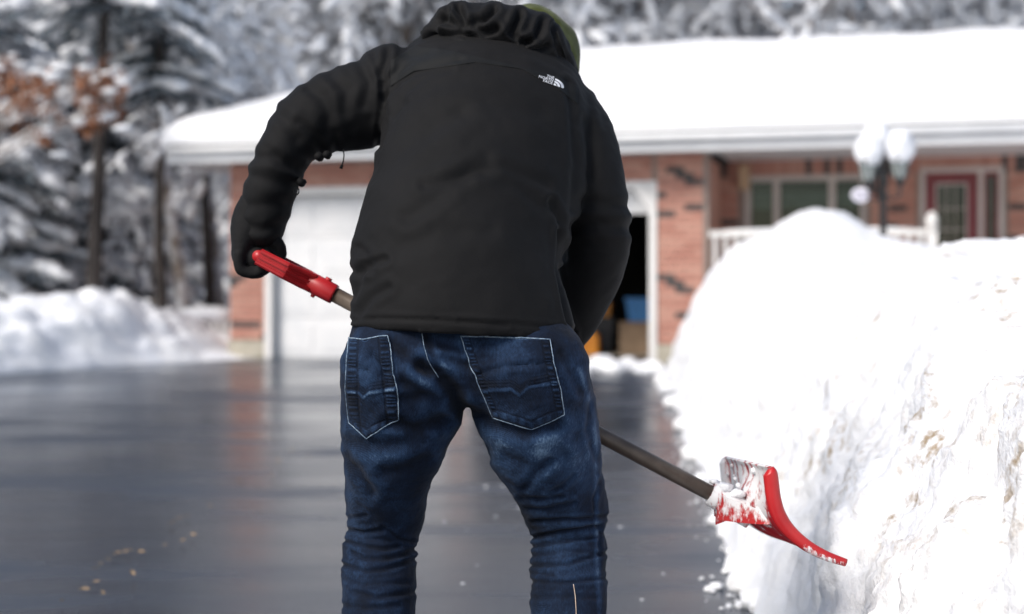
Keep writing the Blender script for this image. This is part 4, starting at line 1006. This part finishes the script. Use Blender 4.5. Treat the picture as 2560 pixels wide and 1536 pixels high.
# hood lying on the neck
hf = Field((-.20, 2.88, 1.30), (.26, 3.40, 1.60), .0042)
hf.chain([sec(1075, 84, 3.07, .034, .06), sec(1110, 74, 3.06, .052, .08), sec(1170, 84, 3.035, .064, .088), sec(1240, 96, 3.03, .072, .09), sec(1300, 118, 3.05, .062, .085), sec(1346, 150, 3.09, .032, .06)], .01)
hf.chain([sec(1062, 84, 3.18, .026, .04), sec(1086, 50, 3.2, .024, .05), sec(1135, 40, 3.2, .022, .05), sec(1180, 46, 3.19, .024, .05), sec(1225, 44, 3.18, .026, .05), sec(1275, 58, 3.18, .026, .05), sec(1325, 86, 3.19, .022, .05), sec(1350, 130, 3.19, .018, .05), sec(1372, 168, 3.17, .014, .03)], .012)
hf.chain([sec(1046, 94, 3.07, .013, .04), sec(1120, 112, 3.005, .016, .04), sec(1220, 136, 2.975, .018, .04), sec(1300, 158, 2.995, .017, .04), sec(1362, 178, 3.06, .012, .03)], .022)
hv, hF = hf.mesh(2)
hd = [([(1195, 200), (1230, 120), (1290, 70)], 7, .006), ([(1350, 60), (1385, 150), (1500, 185), (1560, 170)], 8, .009), ([(1550, 60), (1490, 120), (1440, 130)], 8, .008), ([(1690, 90), (1645, 190), (1680, 235), (1740, 240)], 8, .009), ([(1820, 130), (1790, 210), (1720, 250)], 8, .008), ([(1200, 210), (1350, 200), (1550, 250), (1700, 270)], 8, .007), ([(1250, 110), (1330, 150), (1420, 220)], 9, .006), ([(1880, 160), (1900, 260), (1960, 370)], 7, .005), ([(1420, 200), (1600, 215), (1650, 260)], 8, .005), ([(1850, 260), (1750, 290), (1650, 300)], 9, .005)]
hv, _ = folds(hv, hF, [([za(*p) for p in pts], wd, dep * 1.5) for pts, wd, dep in hd], True)
Nn = vnormals(hv, hF); hv = hv + Nn * (.003 * fbm(hv, 14, 3))[:, None]
hood = link('hood', mesh_np('hood', hv, hF), M['shell'], jacket, True, True)
stitched(BVHTree.FromPolygons([tuple(v) for v in hv], [tuple(f) for f in hF]), [(1345, 78), (1356, 110), (1366, 140), (1380, 168)], .001, .002, 'hood_piping', M['shell_yoke'], hood)

# embroidered mark on the right shoulder: three short lines of letters and a quarter dome
def on_jacket(u, v, off=.0028):
    a = math.radians(17.5); x = 1299 + (u * math.cos(a) - v * math.sin(a)); y = 176 + (u * math.sin(a) + v * math.cos(a))
    return cast(kbvh, x, y, off)
def text_mesh(body, size):
    cu = bpy.data.curves.new('txt', 'FONT'); cu.body = body; cu.size = size; cu.offset = .012 * size; cu.resolution_u = 2; cu.align_x = 'RIGHT'
    to = bpy.data.objects.new('txt', cu); COL.objects.link(to); dg = bpy.context.evaluated_depsgraph_get()
    me = bpy.data.meshes.new_from_object(to.evaluated_get(dg)); V = np.array([v.co[:] for v in me.vertices]); F = [tuple(p.vertices) for p in me.polygons]
    bpy.data.objects.remove(to); bpy.data.curves.remove(cu); return V, F
lg = MB()
for i, word in enumerate(('THE', 'NORTH', 'FACE')):
    V, F = text_mesh(word, 8.6); V[:, 0] *= 1.22
    Q = []
    for p in V:
        h = on_jacket(41 + p[0], 2.2 + 6.4 * i + 0 - p[1] + 4.0); Q.append(h[2] if h else (Q[-1] if Q else np.zeros(3)))
    lg.add(Q, F)
lgo = lg.build('embroidered_logo', M['logo'], jacket, False, True); lgo['label'] = 'small white embroidered lettering beside a striped quarter dome'
for r0, r1 in ((0, 7), (9.2, 15.0), (17.2, 22.5)):
    Q = []; F = []; n = 16
    for k in range(n + 1):
        a = math.pi / 2 * k / n
        for rr in (r0, r1):
            h = on_jacket(44 + rr * 1.08 * math.sin(a), 19.6 - rr * .72 * math.cos(a)); Q.append(h[2] if h else Q[-1])
    F = [(2 * k, 2 * k + 1, 2 * k + 3, 2 * k + 2) for k in range(n)]
    MB().add(Q, F).build('dome_stripe', M['logo'], lgo, False, True)
# cords and toggles under the left arm
MB().tube([W(829, 362, 2.95), W(831, 376, 2.945), W(829, 390, 2.945), W(825, 402, 2.945)], [.0014, .0014, .0014, .0014], 6).build('drawcord', M['shell_yoke'], jacket, True, True)
MB().tube([W(826, 399, 2.945), W(823, 408, 2.945)], [.003, .0035], 8).build('cord_end', M['shell'], jacket, True, True)
for dx, dy, s_ in ((771, 378, .010), (790, 374, .009), (727, 440, .010)):
    MB().blob(W(dx, dy, 2.97), (s_ * 1.1, s_ * 1.4, s_), 2, .15).build('toggle', M['shell'], jacket, True, True)
MB().tube([W(716 + 6 * math.cos(a), 462 + 9 * math.sin(a), 2.96) for a in np.linspace(0, 6.28, 12)], .0016, 5).build('cord_loop', M['shell_yoke'], jacket, True, True)

# --- head, beanie
HC = W(1279, 117, 3.33)
hr = .1005
bf = Field(HC - .16, HC + np.array([.16, .2, .16]), .0045)
bf.ell(HC, (hr, .118, hr * 1.02)); bf.ell(HC + [.03, .02, -.02], (.092, .10, .095), .02)
cutp = (bf.ax[1][None, :, None] - HC[1]) * .75 - (bf.ax[2][None, None, :] - HC[2]) * .55 - .045 + 0 * bf.ax[0][:, None, None]
bf.F = np.maximum(bf.F, cutp.astype(np.float32))
bv, bF = bf.mesh(3)
q = bv - HC; Nn = vnormals(bv, bF)
bv = bv + Nn * (.0022 * np.sin(q[:, 0] * 55 + q[:, 2] * 95 + 6 * fbm(bv, 7, 2)) + .003 * fbm(bv, 16, 2))[:, None]
bv, _ = folds(bv, bF, [([za(1700, 90), za(1800, 75), za(1900, 150)], 6, .004), ([za(1900, 190), za(1960, 260), za(1990, 330)], 6, .003)])
link('beanie', mesh_np('beanie', bv, bF), M['beanie'], person, True, True)
# body: head and neck with the face turned to the ground, trunk, arms and legs under the clothes
sk = Field((-.60, 2.58, .10), (.36, 3.56, 1.58), .009)
FD = np.array([0.03, .80, -.60]); FD /= np.linalg.norm(FD); UPH = np.array([0, .60, .80]); UPH /= np.linalg.norm(UPH); RT = np.cross(FD, UPH)
sk.ell(HC + FD * .005 - UPH * .015, (.088, .10, .098)); sk.ell(HC + FD * .045 - UPH * .06, (.062, .062, .06), .03)
sk.seg(HC - UPH * .03, W(1215, 170, 3.12), (.06, .06), (.065, .065))
sk.ell(HC + FD * .108 - UPH * .035, (.016, .022, .018), .012)
for s_ in (-1, 1):
    sk.ell(HC + RT * s_ * .088 - UPH * .03, (.014, .02, .03), .006)
    sk.ell(HC + FD * .085 + RT * s_ * .033 - UPH * .008, (.02, .014, .014), .012)
    sk.ell(HC + FD * .082 + RT * s_ * .03 - UPH * .028, (.012, .012, .010), .004)
sk.ell(HC + FD * .092 - UPH * .078, (.026, .014, .012), .008); sk.ell(HC + FD * .07 - UPH * .115, (.03, .025, .02), .015)
def shrink(l, f, cutn=None): return [[*s_[:3], s_[3] * f, s_[4] * f] for s_ in pairs(l)][:cutn]
sk.chain(shrink(TO, .80)[2:], .03, 1); sk.chain(shrink(LA, .62)[:-2], .02, 1); sk.chain(shrink(RA, .62)[:-1], .02, 1)
sk.chain(shrink(PV, .72), .03, 1); sk.chain(shrink(LL, .78), .02, 1); sk.chain(shrink(RL, .78), .02, 1)
sv, sF = sk.mesh(2)
link('body', mesh_np('body', sv, sF), M['skin'], person, True, True)

# --- shovel geometry (world): grip left, shaft in front of the thighs, blade right
SY = 3.0
gA, gB = W(628, 630, SY), W(808, 712, SY)                       # grip cross bar, collar end
sB = W(1728, 1198, 2.97)
# gloves: palm, four fingers and a thumb closed on the bar
def fist(name, C, A, E, Pd, rb_, label, thumb_dir):
    "C grip centre, A bar axis, E towards the wrist, Pd side of the bar where the palm lies"
    A, E, Pd = [np.array(q, float) / np.linalg.norm(q) for q in (A, E, Pd)]
    E = E - A * E.dot(A); E /= np.linalg.norm(E); Pd = Pd - A * Pd.dot(A) - E * Pd.dot(E); Pd /= np.linalg.norm(Pd)
    f = Field(C - .14, C + .14, .0032)
    def pt(ang, r, o): return C + A * o + r * (math.cos(ang) * E + math.sin(ang) * Pd)
    f.chain([[*(C + E * .11 + Pd * .006), .040, .036], [*(C + E * .07 + Pd * .018), .043, .040], [*(C + E * .035 + Pd * .028), .030, .046], [*(C - E * .002 + Pd * .032), .022, .046]], .0, 3)
    for i, (o, ln, r_) in enumerate(((-.036, .86, .0120), (-.0125, 1.0, .0132), (.0125, .96, .0130), (.036, .78, .0115))):
        R = rb_ + r_ * .9; angs = [math.pi * .42, math.pi * .72, math.pi * 1.05, math.pi * (1.05 + .42 * ln), math.pi * (1.05 + .72 * ln)]
        rr = [R + .010, R + .013, R + .006, R + .001, R]
        f.chain([[*pt(a, q, o * (1 + .06 * (k == 1))), r_ * (1.05 - .05 * k), r_ * (1.05 - .05 * k)] for k, (a, q) in enumerate(zip(angs, rr))], .003, 3)
    f.seg(C - A * .022, C + A * .022, (.025, .025), (.025, .025))
    td = np.array(thumb_dir, float)
    f.chain([[*(C + E * .055 + Pd * .01 + A * .02 * td[0]), .016, .016], [*(C + E * .045 - Pd * .028 + A * .012 * td[0]), .0155, .0155], [*(C + E * .022 - Pd * .046 + A * .006 * td[0]), .014, .014], [*(C - E * .008 - Pd * .044 + A * .0), .0125, .0125]], .008, 3)
    v, F = f.mesh(1); Nn = vnormals(v, F); v = v + Nn * (.0010 * fbm(v, 60, 2))[:, None]
    o = link(name, mesh_np(name, v, F), M['glove'], person, True, True); o['label'] = label; return o
gc = gA.copy()
fist('glove', gc + np.array([-.004, 0, .006]), (0, 1, .06), W(632, 555, SY) - gc, (-1, 0, -.25), .013, 'black knit glove closed round the red grip', (-1, 0, 0))
sdirv = (sB - gB) / np.linalg.norm(sB - gB)
rc = gB + sdirv * (.50)
fist('glove', rc, sdirv, W(1330, 830, 3.10) - rc, (.3, 1, .3), .018, 'black glove holding the shaft in front of the thigh', (1, 0, 0))
MB().tube([W(577, 575, 2.965), W(577, 583, 2.965)], [.0025, .0025], 6).build('glove_tag', M['logo'], person, True, True)
# boots below the frame
for dx, Yb_ in ((908, 2.76), (1382, 2.76)):
    bx_ = float(W(dx, 0, Yb_)[0]); ft = Field((bx_ - .08, Yb_ - .13, -.01), (bx_ + .08, Yb_ + .27, .24), .006)
    ft.chain([[bx_, Yb_ - .01, .20, .056, .06], [bx_, Yb_ - .015, .10, .05, .058], [bx_, Yb_ - .02, .05, .045, .06]], 0); ft.chain([[bx_, Yb_ - .04, .045, .042, .042], [bx_, Yb_ + .07, .052, .047, .05], [bx_, Yb_ + .18, .04, .05, .035], [bx_, Yb_ + .215, .036, .044, .03]], .02)
    ft.F = np.maximum(ft.F, (.004 - ft.ax[2])[None, None, :].astype(np.float32) + 0 * ft.F); v, F = ft.mesh(1)
    link('boot', mesh_np('boot', v, F), M['boot'], person, True, True)

# ------------------------------------------------------------------ the shovel
def plastic(name, snowy):
    m, t, p = nodes(name)
    red = ramp(t, noise_fac(t, 12, 3), [(.35, (.40, .012, .016)), (.65, (.50, .02, .022))])
    p.inputs['Roughness'].default_value = .38
    if snowy:
        at = N(t, 'ShaderNodeAttribute'); at.attribute_name = 'snowy'
        nf = mth(t, 'ADD', mth(t, 'MULTIPLY', noise_fac(t, 34, 4, .65, scale=(1, .6, .5)), .6), mth(t, 'MULTIPLY', noise_fac(t, 150, 3, .7, scale=(1, .5, .3)), .4))
        f = ramp(t, mth(t, 'ADD', nf, mth(t, 'SUBTRACT', at.outputs['Fac'], .5)), [(.46, 0.0), (.56, 1.0)])
        t.links.new(mixc(t, f, red, (.82, .81, .82)), p.inputs['Base Color']); t.links.new(ramp(t, f, [(0, .33), (1, .8)]), p.inputs['Roughness'])
        bump(t, p, f, .5, .004)
    else: t.links.new(red, p.inputs['Base Color'])
    return m
M['red'] = plastic('red_plastic', False); M['red_snow'] = plastic('red_plastic_snowy', True)
def shaft_mat():
    m, t, p = nodes('shaft_metal')
    t.links.new(ramp(t, noise_fac(t, 25, 4, .6, scale=(1, 1, 1)), [(.35, (.075, .056, .042)), (.65, (.12, .092, .070))]), p.inputs['Base Color'])
    p.inputs['Roughness'].default_value = .42; p.inputs['Metallic'].default_value = .15
    return m
M['shaft'] = shaft_mat()
shovel = thing('snow_shovel', 'red plastic snow shovel with brown shaft and snow crusted scoop', 'shovel', (float(sB[0]), 2.97, .0))
MB().tube([gB - sdirv * .02, gB + sdirv * .3, gB + sdirv * .6, sB + sdirv * .03], .0163, 20).build('shaft', M['shaft'], shovel, True, True)
# grip: collar and D handle seen edge on
gdir = sdirv; up_ = np.array([0, 0, 1.0]) - gdir * gdir[2]; up_ /= np.linalg.norm(up_)
cm = MB(); cm.tube([gB - gdir * .062, gB - gdir * .060, gB - gdir * .004, gB], [.0195, .0215, .0215, .0205], 20)
col_ = cm.build('collar', M['red'], shovel, True, True)
cr_ = MB(); cr_.tube([gB - gdir * .026 + up_ * .018, gB - gdir * .026 + up_ * .026], [.008, .007], 8); cr_.tube([gB - gdir * .04 - up_ * .018, gB - gdir * .04 - up_ * .027], [.006, .004], 8); cr_.build('rivet', M['red'], col_, True, True)
gL = float(np.linalg.norm(gB - gA))
arms = MB(); barp = []
for s_ in (-1, 1):
    path = [gB - gdir * .05 + np.array([0, s_ * .010, 0]), gB - gdir * .08 + np.array([0, s_ * .030, 0]), gB - gdir * (gL * .62) + np.array([0, s_ * .052, 0]), gB - gdir * (gL * .99) + np.array([0, s_ * .056, 0])]
    n = 24; tt = np.linspace(0, 3, n); path = np.array([[np.interp(t, range(4), [q[i] for q in path]) for i in range(3)] for t in tt])
    hgt_ = np.interp(tt, [0, .6, 3], [.020, .0205, .0175])
    # ribbed section: a web with three ribs running along the arm
    secp = [(-1, .004), (-1, -.004), (-.8, -.008), (-.55, -.008), (-.50, -.002), (-.15, -.002), (-.12, -.007), (.12, -.007), (.15, -.002), (.50, -.002), (.55, -.008), (.8, -.008), (1, -.004), (1, .004)]
    V = []
    for i in range(n):
        for a, d_ in secp: V.append(path[i] + up_ * a * hgt_[i] + np.array([0, 1, 0]) * d_)
    k = len(secp); F = [(i * k + j, i * k + (j + 1) % k, (i + 1) * k + (j + 1) % k, (i + 1) * k + j) for i in range(n - 1) for j in range(k)] + [tuple(range(k)), tuple(range((n - 1) * k, n * k))[::-1]]
    am = MB(); am.add(V, F); am.build('grip_arm', M['red'], shovel, False, True)
e0_, e1_ = gB - gdir * gL + np.array([0, -.053, 0]), gB - gdir * gL + np.array([0, .053, 0])
MB().tube([e0_, (e0_ + e1_) / 2, e1_], [.0125, .0125, .0125], 14).build('grip_bar', M['red'], shovel, True, True)
# scoop
prof_d = [(1866, 1128), (1874, 1142), (1877, 1165), (1881, 1200), (1889, 1232), (1905, 1262), (1930, 1290), (1962, 1315), (2000, 1336), (2046, 1353)]
YN, YF_ = 2.76, 3.22
pn = np.array([W(x, y, YN)[[0, 2]] for x, y in prof_d])
tt = np.linspace(0, len(pn) - 1, 60); pn = np.stack([np.interp(tt, range(len(pn)), pn[:, i]) for i in range(2)], 1)
for _ in range(6): pn[1:-1] = pn[1:-1] * .5 + (pn[:-2] + pn[2:]) * .25
ns_, nw_ = len(pn), 50
tn = np.gradient(pn, axis=0); tn /= np.linalg.norm(tn, axis=1)[:, None]; nb_ = np.stack([tn[:, 1], -tn[:, 0]], 1)   # towards the convex back (left, down)
tipx = np.linspace(0, 1, ns_)
shift = np.array([-.022, -.036])
back, front, sn_ = [], [], []
for j in range(nw_):
    wv = j / (nw_ - 1); y = YN + (YF_ - YN) * wv; mid = math.exp(-((wv - .5) / .16) ** 2)
    for i in range(ns_):
        s01 = i / (ns_ - 1)
        rib = .006 * max(0, math.cos((wv - .5) * (9 + 10 * s01) * math.pi)) * sstep(.25, .6, s01) * (1 - sstep(.85, 1, s01))
        flare = .030 * math.exp(-((wv - .5) / (.10 + .22 * s01)) ** 2) * sstep(.18, .42, s01) * (1 - sstep(.45, .95, s01))
        b_ = pn[i] + shift * wv
        q = b_ + nb_[i] * (.004 + rib + flare); back.append((q[0], y, q[1])); f_ = b_ - nb_[i] * .002; front.append((f_[0], y, f_[1]))
        sn_.append(.56 * (1 - sstep(.45, .8, s01)) + .40 * sstep(.45, .8, s01) - .22 * (wv < .08) - .10 * (rib > .002) + .06 * math.sin(wv * 57) * (s01 < .4))
V = np.array(back + front); nn = nw_ * ns_; F1 = grid_faces(nw_, ns_)
rimi = np.concatenate([np.arange(ns_), np.arange(1, nw_) * ns_ + ns_ - 1, (nw_ - 1) * ns_ + np.arange(ns_ - 2, -1, -1), np.arange(nw_ - 2, 0, -1) * ns_])
F = np.concatenate([F1, F1[:, ::-1] + nn, np.stack([rimi, np.roll(rimi, -1), np.roll(rimi, -1) + nn, rimi + nn], 1)])
me = mesh_np('blade', V, F); fattr(me, 'snowy', np.clip(sn_ + [.6] * nn, 0, 1.2))
blade = link('blade', me, M['red_snow'], shovel, True, True)
def rim_bar(wv, r0, r1, name, snow_amt):
    y = YN + (YF_ - YN) * wv; b_ = pn + shift * wv; V = []; k = 12; sa = []
    for i in range(ns_):
        s01 = i / (ns_ - 1); ra_ = np.interp(s01, [0, .06, .5, .9, 1], [r0 * .5, r0, r0 * 1.05, r1, r1 * .8])
        for a in range(k):
            an = 2 * math.pi * a / k; o = nb_[i] * (ra_ * (math.cos(an) + .75)); V.append((b_[i][0] + o[0], y + ra_ * .8 * math.sin(an), b_[i][1] + o[1]))
            sa.append(snow_amt + .22 * (s01 > .72) * (math.cos(an) > -.2))
    F = [(i * k + a, i * k + (a + 1) % k, (i + 1) * k + (a + 1) % k, (i + 1) * k + a) for i in range(ns_ - 1) for a in range(k)] + [tuple(range(k))[::-1], tuple(range((ns_ - 1) * k, ns_ * k))]
    me = mesh_np(name, V, F); fattr(me, 'snowy', sa); return link(name, me, M['red_snow'], blade, True, True)
rim_bar(0.0, .0145, .0095, 'rim', .30); rim_bar(1.0, .012, .009, 'rim', .62)
# socket with braces flaring into the back of the scoop
kc = W(1838, 1250, 2.97)
sk_ = MB(); sk_.tube([sB - sdirv * .012, sB - sdirv * .010, sB + sdirv * .035, sB + sdirv * .085], [.022, .026, .028, .030], 16)
me = sk_.mesh('socket'); fattr(me, 'snowy', [.56] * len(me.vertices)); link('socket', me, M['red_snow'], blade, True, True)
for s_, z_ in ((-1, -.012), (1, -.012), (0, -.026)):
    V = []; n = 10
    for i in range(n):
        t = i / (n - 1); a = sB + sdirv * (.0 + .02 * t) + np.array([0, s_ * .02, z_]); bpt = np.array([*(pn[int(24 + 14 * abs(s_) * .5)] + shift * .5), 0]); b3 = np.array([bpt[0], 2.99 + s_ * .10, bpt[1]])
        c3 = a * (1 - t) + b3 * t; hh = .020 * (1 - t) + .014
        V += [c3 + [0, -.003, hh * .6], c3 + [0, .003, hh * .6], c3 + [0, .003, -hh], c3 + [0, -.003, -hh]]
    F = [(i * 4 + j, i * 4 + (j + 1) % 4, (i + 1) * 4 + (j + 1) % 4, (i + 1) * 4 + j) for i in range(n - 1) for j in range(4)] + [(3, 2, 1, 0), (n * 4 - 4, n * 4 - 3, n * 4 - 2, n * 4 - 1)]
    me = mesh_np('brace', V, F); fattr(me, 'snowy', [.44 if i % 4 > 1 else .58 for i in range(len(V))]); link('brace', me, M['red_snow'], blade, False, True)
r = np.random.RandomState(4); cs = MB()
for k in range(14):
    s01, wv = r.uniform(0.05, .6), np.clip(r.normal(.5, .25), .05, .98); i = int(s01 * (ns_ - 1)); b_ = pn[i] + shift * wv + nb_[i] * (.006 + .028 * math.exp(-((wv - .5) / .2) ** 2) * (s01 > .2))
    a = r.uniform(.002, .007); cs.blob((b_[0], YN + (YF_ - YN) * wv, b_[1]), (a, a * 1.3, a * 1.2), 1, .3, 3, k)
for k in range(26):
    c = sB + sdirv * r.uniform(-.01, .08) + [r.randn() * .006, r.uniform(-.025, .02), .022 + r.rand() * .008]; a = r.uniform(.006, .014); cs.blob(c, (a * 1.3, a, a * .8), 1, .3, 3, k + 70)
tag(cs.build('snow_crust', M['snow'], blade, True, True), kind='stuff')
# ------------------------------------------------------------------ loose snow and fallen leaves on the driveway
r = np.random.RandomState(12)
spots = [(1795, 1385, .032), (1822, 1432, .036), (1812, 1370, .022), (1838, 1470, .03), (1800, 1470, .012), (1777, 1337, .010), (1755, 1270, .024), (1775, 1470, .008), (1690, 1110, .03), (1706, 1170, .022), (1662, 1040, .03), (1640, 985, .03), (1745, 1425, .012), (1728, 1430, .010), (1600, 905, .04), (1613, 930, .03), (1625, 950, .03), (1770, 1300, .02), (1790, 1345, .016), (1850, 1478, .03)]
for i, (dx, dy, s) in enumerate(spots):
    py = dy * S; Yg = FP * CAMZ / (py - HZ); Yg = FP * (CAMZ - float(gz(Yg))) / (py - HZ); p = W(dx, dy, Yg)
    sc_ = 1.35 * s * (Yg / 4.3) ** .5; p = W(dx - 14, dy, Yg)
    tag(MB().blob((p[0], p[1], float(gz(p[1])) + sc_ * .6), (sc_ * r.uniform(.9, 1.4), sc_, sc_ * .85), 3, .22, 2.4, i).build('snow_clump', M['plough'], None, True), 'rounded snow clump fallen at the foot of the right snowbank', 'snow clump', 'snow clumps along the driveway edge')
for i in range(26):
    px_ = r.uniform(1390, 1590); dy = r.uniform(838, 866); Yg = r.uniform(15.2, 17.3); x = (px_ * S - 1280) / FP * Yg; sc_ = r.uniform(.04, .11)
    tag(MB().blob((x, Yg, float(gz(Yg)) + sc_ * .5), (sc_ * 1.4, sc_, sc_ * .8), 2, .25, 2.4, i + 40).build('snow_clump', M['snow'], None, True), 'snow lump lying in front of the open garage', 'snow clump', 'snow lumps before the open garage')
crumb = MB()
for i in range(170):
    Yg = r.uniform(3.2, 9); x = edge(Yg) - abs(r.normal(0, .07)) + .03; a = r.uniform(.002, .008) * (1 + (r.rand() < .1))
    V, F = ICO[1]; crumb.add(V * (1 + .25 * r.randn(len(V), 1)) * [a * 1.3, a, a * .8] + [x, Yg, float(gz(Yg)) + a * .5 + .004], F)
for i in range(16):
    Yg = r.uniform(4.2, 7); x = r.uniform(-.3, .55); a = r.uniform(.002, .006); V, F = ICO[1]; crumb.add(V * [a * 2.2, a * 1.5, a * .6] + [x, Yg, float(gz(Yg)) + a * .4 + .004], F)
tag(crumb.build('snow_crumbs', M['snow'], None, True), 'fine snow crumbs scattered along the edge of the driveway', 'snow', None, 'stuff')
def leaf_mesh():
    n = 14; V = []; 
    for i in range(n):
        t = i / (n - 1); wd = .35 * math.sin(math.pi * t ** .8) * (1 + .25 * math.cos(t * 19)); z = .10 * math.sin(t * 2.4) + .12 * t * t
        V += [(t - .5, -wd, z + .10), (t - .5, 0, z), (t - .5, wd, z + .13)]
    F = [(i * 3 + j, i * 3 + j + 1, i * 3 + j + 4, i * 3 + j + 3) for i in range(n - 1) for j in range(2)]
    return mesh_np('leaf', V, F)
lm = leaf_mesh(); lm.materials.append(M['gold_leaf'])
zl = lambda zx, zy: (zx / 2.1955 / S, (860 + zy / 2.1955) / S)
lf = [(625, 1180), (650, 1172), (685, 1160), (712, 1155), (775, 1165), (725, 1283), (550, 1230), (530, 1330), (465, 1375), (560, 1390), (595, 1205), (1005, 1103), (1060, 1070), (905, 1125), (950, 1000), (985, 975), (1025, 965), (1150, 905), (1490, 735), (1600, 600), (1690, 625), (1310, 765), (340, 1435), (525, 1255), (1525, 655)]
for i, q in enumerate(lf):
    dx, dy = zl(*q); py = dy * S; Yg = FP * CAMZ / (py - HZ); Yg = FP * (CAMZ - float(gz(Yg))) / (py - HZ); p = W(dx, dy, Yg)
    o = bpy.data.objects.new('fallen_leaf', lm); COL.objects.link(o); o.location = (p[0], p[1], float(gz(p[1])) + .012); s = r.uniform(.018, .036); o.scale = (s, s * .8, s); o.rotation_euler = (r.uniform(-.3, .3), r.uniform(-.3, .3), r.uniform(0, 6.28))
    tag(o, 'curled pale brown leaf lying on the wet driveway left of the person', 'leaf', 'fallen leaves on the driveway')
